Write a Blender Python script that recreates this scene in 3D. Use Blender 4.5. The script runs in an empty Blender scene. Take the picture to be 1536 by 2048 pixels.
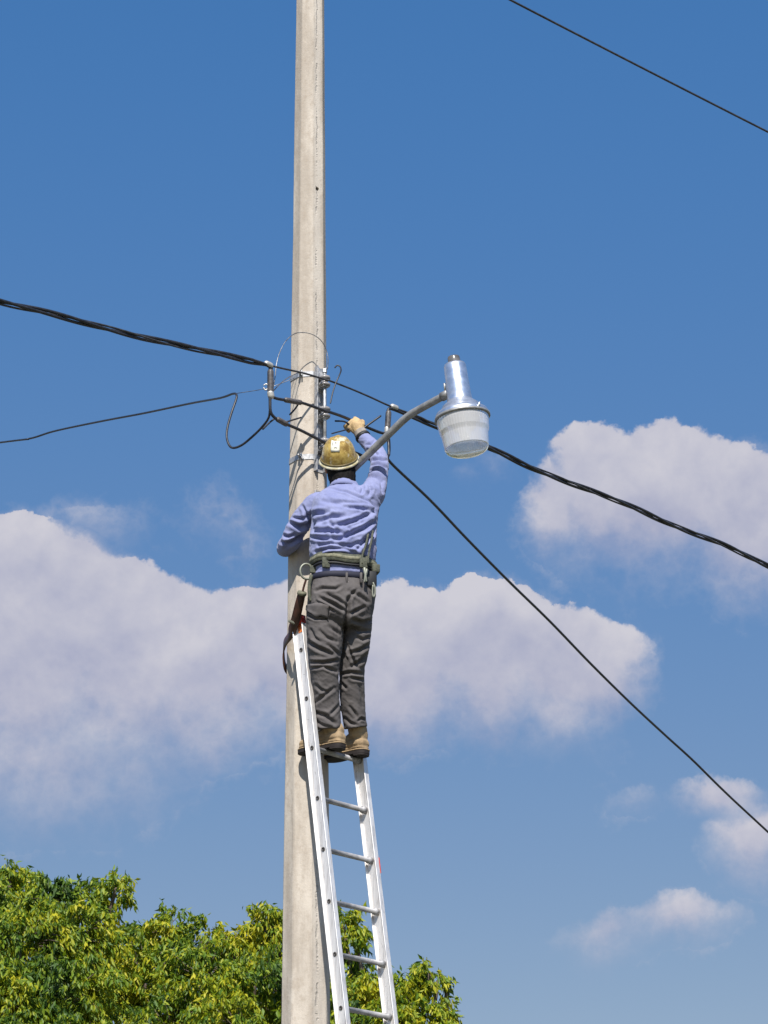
import bpy, bmesh, math, random
import numpy as np
from mathutils import Vector, Matrix, noise as mnoise

random.seed(7)
rng = np.random.default_rng(7)
R = math.radians
sc = bpy.context.scene
COL = sc.collection

# ------------------------------------------------------------------ camera
F = 5550.0                     # focal length in photo pixels (photo is 1536 x 2048)
PITCH = R(20.0)
CAM = np.array([0.0, 0.0, 1.6])
cam_d = bpy.data.cameras.new('camera')
cam = bpy.data.objects.new('camera', cam_d)
COL.objects.link(cam)
cam.location = CAM
cam.rotation_euler = (R(90) + PITCH, 0, 0)
cam_d.sensor_fit = 'VERTICAL'
cam_d.sensor_height = 24.0
cam_d.lens = F / 2048 * 24.0
cam_d.clip_start = 0.1
cam_d.clip_end = 2000
sc.camera = cam

FW = np.array([0, math.cos(PITCH), math.sin(PITCH)])
UPV = np.array([0, -math.sin(PITCH), math.cos(PITCH)])
RT = np.array([1.0, 0, 0])


def ray(px, py):
    return FW * F + RT * (px - 768) + UPV * (1024 - py)


def at(px, py, Y):
    """World point seen at photo pixel (px, py) when it stands at distance Y."""
    d = ray(px, py)
    return CAM + d * (Y / d[1])


def proj(P):
    q = np.asarray(P) - CAM
    dz = q @ FW
    return 768 + F * (q @ RT) / dz, 1024 - F * (q @ UPV) / dz


def azel(px, py):
    d = ray(px, py)
    d = d / np.linalg.norm(d)
    return math.degrees(math.atan2(d[0], d[1])), math.degrees(math.asin(d[2]))


# ------------------------------------------------------------------ sun, sky, exposure
SUN_EL, SUN_AZ = R(49), R(-3)          # behind the camera
SUN = Vector((math.sin(SUN_AZ) * math.cos(SUN_EL), -math.cos(SUN_AZ) * math.cos(SUN_EL), math.sin(SUN_EL)))
sun_d = bpy.data.lights.new('sun', 'SUN')
sun_d.energy = 4.6
sun_d.angle = R(0.5)
sun_d.color = (1.0, 0.95, 0.87)
sun = bpy.data.objects.new('sun', sun_d)
COL.objects.link(sun)
sun.rotation_euler = SUN.to_track_quat('Z', 'Y').to_euler()
sun.location = (3, -5, 30)

sc.view_settings.view_transform = 'Standard'
sc.view_settings.look = 'None'
sc.view_settings.gamma = 1.0
sc.view_settings.use_curve_mapping = False
EXPO = 0.5
sc.view_settings.exposure = EXPO

world = bpy.data.worlds.new('World')
sc.world = world
world.use_nodes = True
wt = world.node_tree
wt.nodes.clear()


class S:
    """A shader socket with arithmetic."""
    def __init__(s, tree, sock):
        s.t, s.k = tree, sock

    def m(s, op, *args, clamp=False):
        n = s.t.nodes.new('ShaderNodeMath')
        n.operation = op
        n.use_clamp = clamp
        for i, a in enumerate((s,) + args):
            if isinstance(a, S):
                s.t.links.new(a.k, n.inputs[i])
            else:
                n.inputs[i].default_value = a
        return S(s.t, n.outputs[0])

    def __add__(s, o): return s.m('ADD', o)
    def __radd__(s, o): return s.m('ADD', o)
    def __sub__(s, o): return s.m('SUBTRACT', o)
    def __rsub__(s, o): return (s * -1.0) + o
    def __mul__(s, o): return s.m('MULTIPLY', o)
    def __rmul__(s, o): return s.m('MULTIPLY', o)
    def __truediv__(s, o): return s.m('DIVIDE', o)
    def clamp(s): return s.m('ADD', 0.0, clamp=True)

    def step(s, a, b):
        n = s.t.nodes.new('ShaderNodeMapRange')
        n.interpolation_type = 'SMOOTHSTEP'
        for i, v in ((0, s), (1, a), (2, b)):
            if isinstance(v, S):
                s.t.links.new(v.k, n.inputs[i])
            else:
                n.inputs[i].default_value = v
        return S(s.t, n.outputs[0])


def node(tree, kind, **kw):
    n = tree.nodes.new(kind)
    for k, v in kw.items():
        setattr(n, k, v)
    return n


def mixc(tree, fac, a, b, blend='MIX'):
    n = node(tree, 'ShaderNodeMix', data_type='RGBA', blend_type=blend)
    for i, v in ((0, fac), (6, a), (7, b)):
        if isinstance(v, S):
            tree.links.new(v.k, n.inputs[i])
        elif isinstance(v, tuple):
            n.inputs[i].default_value = (*v, 1.0) if len(v) == 3 else v
        else:
            n.inputs[i].default_value = v
    return S(tree, n.outputs[2])


sky = node(wt, 'ShaderNodeTexSky', sky_type='NISHITA')
sky.sun_disc = False
sky.sun_elevation = SUN_EL
sky.sun_rotation = math.pi - SUN_AZ
sky.altitude = 1500
sky.air_density = 1.0
sky.dust_density = 1.0
sky.ozone_density = 2.5
tc = node(wt, 'ShaderNodeTexCoord')
sep = node(wt, 'ShaderNodeSeparateXYZ')
wt.links.new(tc.outputs['Generated'], sep.inputs[0])
dx, dy, dz = (S(wt, sep.outputs[i]) for i in range(3))
AZ = dx.m('ARCTAN2', dy) * (180 / math.pi)
EL = dz.m('ARCSINE') * (180 / math.pi)
AZW = AZ.m('WRAP', 13.0, -13.0)        # the same family of clouds goes on all round the sky


def wnoise(scale, detail, rough, off=(0, 0, 0), dist=0.0):
    mp = node(wt, 'ShaderNodeMapping')
    mp.inputs['Location'].default_value = off
    wt.links.new(tc.outputs['Generated'], mp.inputs[0])
    n = node(wt, 'ShaderNodeTexNoise')
    n.inputs['Scale'].default_value = scale
    n.inputs['Detail'].default_value = detail
    n.inputs['Roughness'].default_value = rough
    n.inputs['Distortion'].default_value = dist
    wt.links.new(mp.outputs[0], n.inputs['Vector'])
    return S(wt, n.outputs[0])


# warp the cloud outlines
wx = (wnoise(11, 3, 0.55) - 0.5) * 2.4
wy = (wnoise(11, 3, 0.55, (5.3, 2.1, 7.7)) - 0.5) * 1.8
fx = (wnoise(70, 5, 0.62, (2.2, 8.1, 3.0)) - 0.5) * 0.85
fy = (wnoise(70, 5, 0.62, (6.4, 1.3, 2.5)) - 0.5) * 0.85
CA, CE = AZW + wx + fx, EL + wy + fy
# centre px, centre py, half width px, half height up px, half height down px, weight
BLOBS = [
    (60, 1212, 290, 170, 480, 1.05, 0), (250, 1260, 250, 145, 400, 1.0, 0), (440, 1330, 260, 165, 230, 1.0, 0),
    (640, 1330, 240, 170, 190, 1.0, 0), (800, 1330, 190, 160, 180, 1.0, 0), (985, 1290, 165, 122, 220, 1.05, 0),
    (1130, 1345, 180, 125, 170, .95, .05), (60, 1520, 330, 170, 180, .72, .5), (1130, 1480, 120, 60, 80, .28, .5),
    (1290, 990, 265, 150, 235, 1.05, 0), (1215, 900, 110, 95, 150, .95, 0), (1480, 1030, 195, 125, 215, 1.0, 0),
    (1120, 1030, 105, 85, 120, .75, .1), (985, 925, 70, 34, 44, .26, .6), (935, 962, 52, 32, 36, .26, .6), (440, 1068, 66, 36, 44, .06, .7),
    (210, 1060, 120, 44, 66, .2, .5), (1440, 1600, 130, 68, 70, .72, .25), (1500, 1690, 125, 95, 120, .85, .3), (1240, 1608, 64, 34, 42, .24, .5),
    (1345, 1855, 140, 52, 70, .60, .35), (1200, 1876, 140, 52, 80, .50, .45),
]
Sm = None
Fm, Wm = None, None
Vm = None
for (bx, by, rx, ru, rd, wgt, sb) in BLOBS:
    a0, e0 = azel(bx, by)
    k = math.degrees(1 / F)
    u = (CA - a0) / (rx * k)
    v = CE - e0
    up = v.m('GREATER_THAN', 0.0)
    v2 = v * (up * (1 / (ru * k) - 1 / (rd * k)) + 1 / (rd * k))
    f = (1.0 - (u * u + v2 * v2).m('SQRT')) * wgt
    f = f.m('MAXIMUM', -1.0)
    Fm = f if Fm is None else Fm.m('SMOOTH_MAX', f, 0.15)
    W_ = f.m('MAXIMUM', 0.0)
    Vl = W_ * v2
    Vm = Vl if Vm is None else Vm + Vl
    Wm = W_ if Wm is None else Wm + W_
    Sl = W_ * sb
    Sm = Sl if Sm is None else Sm + Sl
vrel = Vm / (Wm + 0.02)                 # +1 near a cloud's top, -1 near its base


puff = wnoise(19, 7, 0.58, (1.7, 3.3, 0.4), 0.1)
puff_s = wnoise(19, 4, 0.58, (1.7, 3.3 - 0.004, 0.4 + 0.010), 0.1)
fine = wnoise(95, 4, 0.6, (9.1, 0.3, 4.0))
bil = ((fine - 0.5).m('ABSOLUTE') * -3.2 + 0.35)        # rounded cauliflower knobs
den = Fm * 1.05 + 0.06 + (puff - 0.5) * 0.72 + bil * 0.16
soft = (0.55 - vrel * 0.80).step(0.0, 1.0) * 0.75 + 0.13 + Sm / (Wm + 0.02)
cov = den.step(0.0, soft) * 0.93
lit = (0.46 + vrel * 0.42 + (puff - puff_s) * 2.3 + bil * 0.16).clamp()
bd = 2.0 ** -EXPO
dark_c = tuple(c * bd for c in (0.395, 0.412, 0.555))
lite_c = tuple(c * bd for c in (0.655, 0.637, 0.69))
cloud = mixc(wt, lit, dark_c, lite_c)
SKY_STRENGTH = 0.085
# clear dry air: deeper blue overhead, paler towards the horizon
air = mixc(wt, EL.step(2.0, 36.0), tuple(c * SKY_STRENGTH for c in (0.90, 0.715, 0.595)), tuple(c * SKY_STRENGTH for c in (0.55, 1.07, 1.38)))
skyc = mixc(wt, 1.0, S(wt, sky.outputs[0]), air, 'MULTIPLY')
final = mixc(wt, cov * EL.step(1.0, 5.0), skyc, cloud)
world.cycles.sampling_method = 'MANUAL'
world.cycles.sample_map_resolution = 512
bg = node(wt, 'ShaderNodeBackground')
bg.inputs[1].default_value = 1.0
wt.links.new(final.k, bg.inputs[0])
wo = node(wt, 'ShaderNodeOutputWorld')
wt.links.new(bg.outputs[0], wo.inputs[0])

# ------------------------------------------------------------------ materials


def mat(name, base=(0.5, 0.5, 0.5), rough=0.6, metal=0.0, **kw):
    m = bpy.data.materials.new(name)
    m.use_nodes = True
    b = m.node_tree.nodes['Principled BSDF']
    b.inputs['Base Color'].default_value = (*base, 1)
    b.inputs['Roughness'].default_value = rough
    b.inputs['Metallic'].default_value = metal
    for k, v in kw.items():
        b.inputs[k].default_value = v
    return m


def tnoise(m, scale, detail=4, rough=0.55, stretch=(1, 1, 1), off=(0, 0, 0)):
    t = m.node_tree
    c = node(t, 'ShaderNodeTexCoord')
    mp = node(t, 'ShaderNodeMapping')
    mp.inputs['Scale'].default_value = stretch
    mp.inputs['Location'].default_value = off
    t.links.new(c.outputs['Object'], mp.inputs[0])
    n = node(t, 'ShaderNodeTexNoise')
    n.inputs['Scale'].default_value = scale
    n.inputs['Detail'].default_value = detail
    n.inputs['Roughness'].default_value = rough
    t.links.new(mp.outputs[0], n.inputs['Vector'])
    return S(t, n.outputs[0])


def setcol(m, sock):
    m.node_tree.links.new(sock.k, m.node_tree.nodes['Principled BSDF'].inputs['Base Color'])


def setin(m, name, sock):
    m.node_tree.links.new(sock.k, m.node_tree.nodes['Principled BSDF'].inputs[name])


def bump(m, sock, strength, dist=0.01):
    t = m.node_tree
    b = node(t, 'ShaderNodeBump')
    b.inputs['Strength'].default_value = strength
    b.inputs['Distance'].default_value = dist
    t.links.new(sock.k, b.inputs['Height'])
    t.links.new(b.outputs[0], t.nodes['Principled BSDF'].inputs['Normal'])


def mottled(name, a, b, scale, rough=0.7, metal=0.0, lo=0.35, hi=0.65, stretch=(1, 1, 1), bmp=0.0, detail=5, **kw):
    m = mat(name, a, rough, metal, **kw)
    n = tnoise(m, scale, detail, 0.6, stretch)
    setcol(m, mixc(m.node_tree, n.step(lo, hi), a, b))
    if bmp:
        bump(m, tnoise(m, scale * 3, 4, 0.6, stretch), bmp)
    return m


M = {}
# concrete with mould seam, pits and rain streaks
m = mat('concrete', (0.5, 0.42, 0.33), 0.9)
t = m.node_tree
n1 = tnoise(m, 3.0, 6, 0.62, (3, 3, 0.5))
n2 = tnoise(m, 70, 5, 0.7)
n3 = tnoise(m, 14, 4, 0.6, (1, 1, 0.6), (3, 1, 0))
col = mixc(t, n1.step(0.35, 0.68), (0.395, 0.342, 0.285), (0.555, 0.495, 0.425))
n4 = tnoise(m, 30, 5, 0.7, (1, 1, 0.7), (2, 5, 1))
col = mixc(t, n4.step(0.48, 0.68) * 0.55, col, (0.35, 0.29, 0.23))
col = mixc(t, n4.step(0.46, 0.30) * 0.4, col, (0.58, 0.51, 0.43))
col = mixc(t, n3.step(0.55, 0.75) * 0.5, col, (0.40, 0.345, 0.285))
col = mixc(t, (n2 - 0.5).m('ABSOLUTE').step(0.13, 0.30) * 0.55, col, (0.27, 0.225, 0.18))
tcn = node(t, 'ShaderNodeTexCoord')
spn = node(t, 'ShaderNodeSeparateXYZ')
t.links.new(tcn.outputs['Object'], spn.inputs[0])
ox, oy, oz = (S(t, spn.outputs[i]) for i in range(3))
ang = (15.0 - oy).m('ARCTAN2', ox + oz * 0.0051 + 0.4009) * (180 / math.pi)
jit = (tnoise(m, 9, 5, 0.7, (1, 1, 1)) - 0.5) * 26
seam = (ang - 60 + jit).m('ABSOLUTE')
brk = tnoise(m, 12, 5, 0.75, (0.3, 0.3, 1.0), (7, 7, 7)).step(0.45, 0.58)
sm = (1.0 - seam.step(1.5, 4.5)) * brk
col = mixc(t, sm * 0.6, col, (0.17, 0.145, 0.125))
col = mixc(t, (1.0 - (ang - 56).m('ABSOLUTE').step(6, 22)) * 0.45, col, (0.60, 0.55, 0.49))
setcol(m, col)
bump(m, n2 * 0.6 + n1 * 0.8 + n4 * 0.7 - sm * 1.8, 0.5, 0.006)
M['concrete'] = m

m = mottled('brushed_aluminium', (0.88, 0.845, 0.82), (0.56, 0.53, 0.51), 7, 0.42, 0.5, 0.42, 0.75, (9, 9, 0.8))
setin(m, 'Roughness', tnoise(m, 5, 4, 0.6, (8, 8, 1)) * 0.3 + 0.28)
tt_ = m.node_tree
lk = [l for l in tt_.links if l.to_socket.name == 'Base Color'][0]
cb = S(tt_, lk.from_socket)
cb = mixc(tt_, tnoise(m, 16, 6, 0.72, (2.5, 2.5, 0.8), (3, 8, 2)).step(0.58, 0.70) * 0.6, cb, (0.33, 0.30, 0.27))
cb = mixc(tt_, tnoise(m, 60, 4, 0.7, (1, 1, 1), (1, 2, 9)).step(0.64, 0.72) * 0.7, cb, (0.22, 0.19, 0.17))
setcol(m, cb)
M['alu'] = m
M['rung'] = mottled('dull_rung_aluminium', (0.42, 0.41, 0.42), (0.25, 0.25, 0.26), 20, 0.6, 0.25)
M['galv'] = mottled('galvanised_steel', (0.56, 0.56, 0.57), (0.33, 0.335, 0.345), 45, 0.5, 0.6)
M['galv_dark'] = mottled('weathered_galvanised_pipe', (0.38, 0.375, 0.37), (0.26, 0.255, 0.25), 24, 0.5, 0.5)
m = mottled('spun_aluminium', (0.86, 0.87, 0.90), (0.70, 0.71, 0.74), 30, 0.3, 0.9)
setin(m, 'Roughness', tnoise(m, 12, 4, 0.6, (1, 1, 4)) * 0.28 + 0.2)
M['lamp_alu'] = m
M['reflector'] = mat('satin_reflector', (0.9, 0.9, 0.92), 0.45, 0.35)
m = mat('ribbed_acrylic', (0.80, 0.80, 0.83), 0.2, 0.0, IOR=1.35)
m.node_tree.nodes['Principled BSDF'].inputs['Transmission Weight'].default_value = 0.5
bump(m, tnoise(m, 60, 3, 0.6, (1, 1, 0.25)), 0.25, 0.004)
M['acrylic'] = m
m = mat('clear_acrylic', (0.96, 0.96, 0.99), 0.18, 0.0, IOR=1.06)
m.node_tree.nodes['Principled BSDF'].inputs['Transmission Weight'].default_value = 0.85
M['clear'] = m
M['bulb'] = mat('bulb_glass', (0.93, 0.91, 0.86), 0.15)
M['photocell'] = mottled('photocell_plastic', (0.13, 0.125, 0.125), (0.08, 0.078, 0.078), 30, 0.3)
M['cable'] = mottled('black_cable_sheath', (0.012, 0.013, 0.018), (0.030, 0.030, 0.036), 40, 0.42)
M['neutral'] = mottled('weathered_neutral', (0.085, 0.085, 0.09), (0.045, 0.045, 0.05), 40, 0.5, 0.5)
M['bare'] = mottled('bare_wire', (0.34, 0.34, 0.34), (0.14, 0.14, 0.15), 30, 0.4, 0.8)
M['tape'] = mottled('tape_wrap', (0.11, 0.10, 0.10), (0.055, 0.05, 0.05), 50, 0.45)
M['clip'] = mat('bright_clip', (0.55, 0.53, 0.49), 0.4, 0.4)
M['porcelain'] = mottled('grey_porcelain', (0.30, 0.29, 0.29), (0.22, 0.21, 0.21), 30, 0.25)
M['rivet'] = mat('rung_end_shade', (0.07, 0.065, 0.065), 0.6, 0.2)  # dark as an open hole: recess shade put into the rivet colour
M['hole'] = mat('hole_shadow', (0.05, 0.045, 0.04), 0.9)
# clothes
m = mat('blue_work_shirt', (0.2, 0.22, 0.46), 0.85)
n = tnoise(m, 9, 5, 0.6)
setcol(m, mixc(m.node_tree, n.step(0.3, 0.7), (0.180, 0.200, 0.375), (0.232, 0.252, 0.425)))
m.node_tree.nodes['Principled BSDF'].inputs['Sheen Weight'].default_value = 0.15
bump(m, tnoise(m, 60, 4, 0.6, (1, 1, 0.5)), 0.22, 0.006)
M['shirt'] = m
m = mat('charcoal_work_trousers', (0.07, 0.065, 0.066), 0.9)
n = tnoise(m, 11, 5, 0.65)
setcol(m, mixc(m.node_tree, n.step(0.3, 0.72), (0.078, 0.070, 0.070), (0.118, 0.106, 0.104)))
bump(m, tnoise(m, 55, 4, 0.6), 0.22, 0.006)
M['trouser'] = m
m = mottled('tan_suede', (0.42, 0.30, 0.175), (0.29, 0.205, 0.12), 22, 0.95, bmp=0.3)
M['boot'] = m
M['sole'] = mat('dark_rubber', (0.016, 0.011, 0.010), 0.8)
M['glove'] = mottled('tan_leather_glove', (0.52, 0.37, 0.19), (0.38, 0.26, 0.13), 30, 0.75, bmp=0.25)
M['cuff'] = mottled('grey_knit_cuff', (0.33, 0.29, 0.25), (0.22, 0.19, 0.17), 60, 0.9)
M['black'] = mat('black_band', (0.012, 0.012, 0.014), 0.6)
M['skin'] = mottled('skin', (0.36, 0.17, 0.11), (0.29, 0.13, 0.085), 18, 0.55)
M['hair'] = mottled('black_hair', (0.006, 0.005, 0.005), (0.010, 0.009, 0.009), 60, 0.8, bmp=0.3)
M['hair'].node_tree.nodes['Principled BSDF'].inputs['Specular IOR Level'].default_value = 0.15
m = mat('worn_gold_helmet', (0.35, 0.24, 0.06), 0.25, 0.2)
t = m.node_tree
n = tnoise(m, 16, 6, 0.68)
c1 = mixc(t, n.step(0.36, 0.62), (0.27, 0.16, 0.035), (0.60, 0.43, 0.13))
c1 = mixc(t, tnoise(m, 11, 6, 0.7, (1, 1, 1), (4, 4, 1)).step(0.54, 0.62) * 0.85, c1, (0.74, 0.68, 0.52))
setcol(m, c1)
bump(m, n, 0.2, 0.004)
M['helmet'] = m
M['rim'] = mottled('scuffed_pale_rim', (0.70, 0.66, 0.50), (0.45, 0.38, 0.20), 30, 0.4)
M['hat_groove'] = mottled('groove_shade', (0.16, 0.12, 0.045), (0.09, 0.07, 0.03), 40, 0.6)  # dark tone stands in for shade in the groove above the brim
M['sticker'] = mottled('white_sticker', (0.80, 0.79, 0.72), (0.68, 0.66, 0.50), 25, 0.4)
M['webbing'] = mottled('olive_webbing', (0.105, 0.108, 0.078), (0.055, 0.06, 0.045), 45, 0.85, bmp=0.3)
M['pale_strap'] = mottled('worn_pale_webbing', (0.23, 0.22, 0.15), (0.13, 0.13, 0.09), 45, 0.85)
M['navy'] = mat('dark_trouser_belt', (0.010, 0.011, 0.028), 0.75)
M['leather'] = mottled('red_brown_leather_strap', (0.085, 0.032, 0.020), (0.045, 0.02, 0.014), 25, 0.5)
M['steel'] = mat('zinc_ring', (0.24, 0.245, 0.20), 0.5, 0.4)
M['red'] = mottled('faded_red_plastic', (0.60, 0.06, 0.035), (0.42, 0.045, 0.03), 20, 0.45)
M['orange'] = mat('orange_sticker', (0.70, 0.20, 0.05), 0.5)
M['bark'] = mottled('bark', (0.15, 0.115, 0.085), (0.085, 0.065, 0.05), 12, 0.9, bmp=0.6, stretch=(3, 3, 0.7))


def leafmat(name, cols):
    m = bpy.data.materials.new(name)
    m.use_nodes = True
    t = m.node_tree
    b = t.nodes['Principled BSDF']
    g = node(t, 'ShaderNodeNewGeometry')
    rp = node(t, 'ShaderNodeValToRGB')
    e = rp.color_ramp.elements
    e[0].position, e[1].position = 0.0, 1.0
    e[0].color = (*cols[0], 1)
    e[1].color = (*cols[-1], 1)
    for i, c in enumerate(cols[1:-1]):
        q = e.new((i + 1) / (len(cols) - 1))
        q.color = (*c, 1)
    tcl = node(t, 'ShaderNodeTexCoord')
    nl = node(t, 'ShaderNodeTexNoise')
    nl.inputs['Scale'].default_value = 1.6
    nl.inputs['Detail'].default_value = 3
    t.links.new(tcl.outputs['Object'], nl.inputs['Vector'])
    fac = (S(t, g.outputs['Random Per Island']) - 0.5) * 0.75 + (S(t, nl.outputs[0]) - 0.5) * 1.9 + 0.53
    t.links.new(fac.clamp().k, rp.inputs[0])
    t.links.new(rp.outputs[0], b.inputs['Base Color'])
    b.inputs['Roughness'].default_value = 0.58
    tr = node(t, 'ShaderNodeBsdfTranslucent')
    hs = node(t, 'ShaderNodeHueSaturation')
    hs.inputs['Value'].default_value = 1.5
    t.links.new(rp.outputs[0], hs.inputs['Color'])
    t.links.new(hs.outputs[0], tr.inputs[0])
    mx = node(t, 'ShaderNodeMixShader')
    mx.inputs[0].default_value = 0.3
    t.links.new(b.outputs[0], mx.inputs[1])
    t.links.new(tr.outputs[0], mx.inputs[2])
    t.links.new(mx.outputs[0], t.nodes['Material Output'].inputs[0])
    return m


M['leaf'] = leafmat('ficus_leaf', [(0.034, 0.080, 0.008), (0.080, 0.160, 0.008), (0.175, 0.250, 0.008),
                                   (0.30, 0.33, 0.008), (0.45, 0.41, 0.010)])
m = mottled('dry_ground', (0.13, 0.11, 0.08), (0.07, 0.085, 0.04), 0.35, 0.95, bmp=0.4)
M['ground'] = m

# ------------------------------------------------------------------ object helpers


def link(name, me, material=None, parent=None, smooth=True):
    o = bpy.data.objects.new(name, me)
    COL.objects.link(o)
    if material:
        me.materials.clear()
        me.materials.append(M[material])
    if smooth:
        me.shade_smooth()
    if parent is not None:
        o.parent = parent
        o.matrix_parent_inverse = inv_loc(parent)
    return o


def inv_loc(p):
    # meshes are modelled in world space; only a thing's root is moved
    return Matrix.Translation(-p.location) if p.parent is None else Matrix()


def raw(verts, faces):
    me = bpy.data.meshes.new('m')
    me.from_pydata([tuple(map(float, v)) for v in verts], [], faces)
    me.update()
    return me


def obj(name, vf, material, parent=None, smooth=True):
    return link(name, raw(*vf), material, parent, smooth)


def thing(name, label, cat, loc, group=None):
    e = bpy.data.objects.new(name, None)
    COL.objects.link(e)
    e.location = tuple(map(float, loc))
    e.empty_display_size = 0.1
    e['label'] = label
    e['category'] = cat
    if group:
        e['group'] = group
    return e


def merge(*vfs):
    V, Fc = [], []
    for v, f in vfs:
        b = len(V)
        V += [tuple(x) for x in v]
        Fc += [tuple(i + b for i in q) for q in f]
    return V, Fc


def unit(v):
    v = np.asarray(v, float)
    return v / (np.linalg.norm(v) + 1e-12)


def spline(pts, n):
    """Catmull-Rom through pts, n samples per span."""
    P = np.array(pts, float)
    Q = np.vstack([2 * P[0] - P[1], P, 2 * P[-1] - P[-2]])
    out = []
    for i in range(len(P) - 1):
        p0, p1, p2, p3 = Q[i:i + 4]
        for k in range(n):
            s = k / n
            out.append(0.5 * (2 * p1 + (p2 - p0) * s + (2 * p0 - 5 * p1 + 4 * p2 - p3) * s * s + (3 * p1 - p0 - 3 * p2 + p3) * s ** 3))
    out.append(P[-1])
    return np.array(out)


def frames(P):
    T = np.gradient(P, axis=0)
    T /= np.linalg.norm(T, axis=1)[:, None] + 1e-12
    ref = np.array([0, 0, 1.0]) if abs(T[0][2]) < 0.9 else np.array([1.0, 0, 0])
    N = unit(ref - T[0] * (ref @ T[0]))
    out = []
    for tt in T:
        N = unit(N - tt * (N @ tt))
        out.append((N, np.cross(tt, N)))
    return T, out


def tube(P, r, seg=8, round_ends=False):
    P = np.asarray(P, float)
    rr = np.full(len(P), r, float) if np.isscalar(r) else np.asarray(r, float)
    if round_ends:
        T = np.gradient(P, axis=0)
        d0, d1 = unit(P[0] - P[1]), unit(P[-1] - P[-2])
        pre = [P[0] + d0 * rr[0] * q for q in (0.95, 0.7, 0.38)]
        post = [P[-1] + d1 * rr[-1] * q for q in (0.38, 0.7, 0.95)]
        P = np.vstack([pre, P, post])
        rr = np.concatenate([rr[0] * np.array([0.3, 0.71, 0.925]), rr, rr[-1] * np.array([0.925, 0.71, 0.3])])
    _, fr = frames(P)
    V, Fc = [], []
    for p, (a, b), q in zip(P, fr, rr):
        for k in range(seg):
            w = 2 * math.pi * k / seg
            V.append(p + a * math.cos(w) * q + b * math.sin(w) * q)
    n = len(P)
    for i in range(n - 1):
        for k in range(seg):
            k2 = (k + 1) % seg
            Fc.append((i * seg + k, i * seg + k2, (i + 1) * seg + k2, (i + 1) * seg + k))
    Fc.append(tuple(range(seg))[::-1])
    Fc.append(tuple(range((n - 1) * seg, n * seg)))
    return V, Fc


def limb(pts, radii, n=8, seg=28, ends=True):
    q = spline([list(p) + [r] for p, r in zip(pts, radii)], n)
    return tube(q[:, :3], q[:, 3], seg, ends)


def loft(secs, n=6, seg=40, expo=2.3):
    """Closed body through sections (centre, half-width vector, half-depth vector)."""
    arr = spline([np.concatenate([c, a, b]) for c, a, b in secs], n)
    V, Fc = [], []
    for row in arr:
        c, a, b = row[:3], row[3:6], row[6:9]
        for k in range(seg):
            w = 2 * math.pi * k / seg
            cw, sw = math.cos(w), math.sin(w)
            V.append(c + a * math.copysign(abs(cw) ** (2 / expo), cw) + b * math.copysign(abs(sw) ** (2 / expo), sw))
    n = len(arr)
    for i in range(n - 1):
        for k in range(seg):
            k2 = (k + 1) % seg
            Fc.append((i * seg + k, i * seg + k2, (i + 1) * seg + k2, (i + 1) * seg + k))
    Fc.append(tuple(range(seg))[::-1])
    Fc.append(tuple(range((n - 1) * seg, n * seg)))
    return V, Fc


def ellipsoid(c, a, b, d, nu=20, nv=14):
    c, a, b, d = (np.asarray(x, float) for x in (c, a, b, d))
    V = [c - d]
    for j in range(1, nv):
        ph = -math.pi / 2 + math.pi * j / nv
        for i in range(nu):
            w = 2 * math.pi * i / nu
            V.append(c + (a * math.cos(w) + b * math.sin(w)) * math.cos(ph) + d * math.sin(ph))
    V.append(c + d)
    Fc = [(0, 1 + (i + 1) % nu, 1 + i) for i in range(nu)]
    for j in range(nv - 2):
        for i in range(nu):
            i2 = (i + 1) % nu
            Fc.append((1 + j * nu + i, 1 + j * nu + i2, 1 + (j + 1) * nu + i2, 1 + (j + 1) * nu + i))
    b0 = 1 + (nv - 2) * nu
    Fc += [(b0 + i, b0 + (i + 1) % nu, len(V) - 1) for i in range(nu)]
    return V, Fc


def boxf(c, ax, ay, az):
    """Box from centre and three half-axis vectors."""
    c, ax, ay, az = (np.asarray(x, float) for x in (c, ax, ay, az))
    V = [c + sx * ax + sy * ay + sz * az for sx in (-1, 1) for sy in (-1, 1) for sz in (-1, 1)]
    return V, [(0, 1, 3, 2), (4, 6, 7, 5), (0, 4, 5, 1), (2, 3, 7, 6), (0, 2, 6, 4), (1, 5, 7, 3)]


def bevelled(vf, w, seg=2):
    bm = bmesh.new()
    me = raw(*vf)
    bm.from_mesh(me)
    bpy.data.meshes.remove(me)
    bmesh.ops.recalc_face_normals(bm, faces=bm.faces)
    bmesh.ops.bevel(bm, geom=bm.edges[:], offset=w, segments=seg, affect='EDGES', profile=0.5)
    bm.verts.index_update()
    V = [tuple(v.co) for v in bm.verts]
    Fc = [tuple(v.index for v in f.verts) for f in bm.faces]
    bm.free()
    return V, Fc


def lathe(c, axis, prof, seg=40, ref=None, ribs=0, rib_d=0.0):
    """prof: list of (radius, height along axis)."""
    axis = unit(axis)
    ref = np.array([1.0, 0, 0]) if ref is None else np.asarray(ref)
    a = unit(ref - axis * (ref @ axis))
    b = np.cross(axis, a)
    V, Fc = [], []
    for (r, h) in prof:
        for k in range(seg):
            w = 2 * math.pi * k / seg
            q = r * (1 + (rib_d * (k % 2) if ribs else 0))
            V.append(np.asarray(c) + axis * h + (a * math.cos(w) + b * math.sin(w)) * q)
    for i in range(len(prof) - 1):
        for k in range(seg):
            k2 = (k + 1) % seg
            Fc.append((i * seg + k, i * seg + k2, (i + 1) * seg + k2, (i + 1) * seg + k))
    return V, Fc


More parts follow.
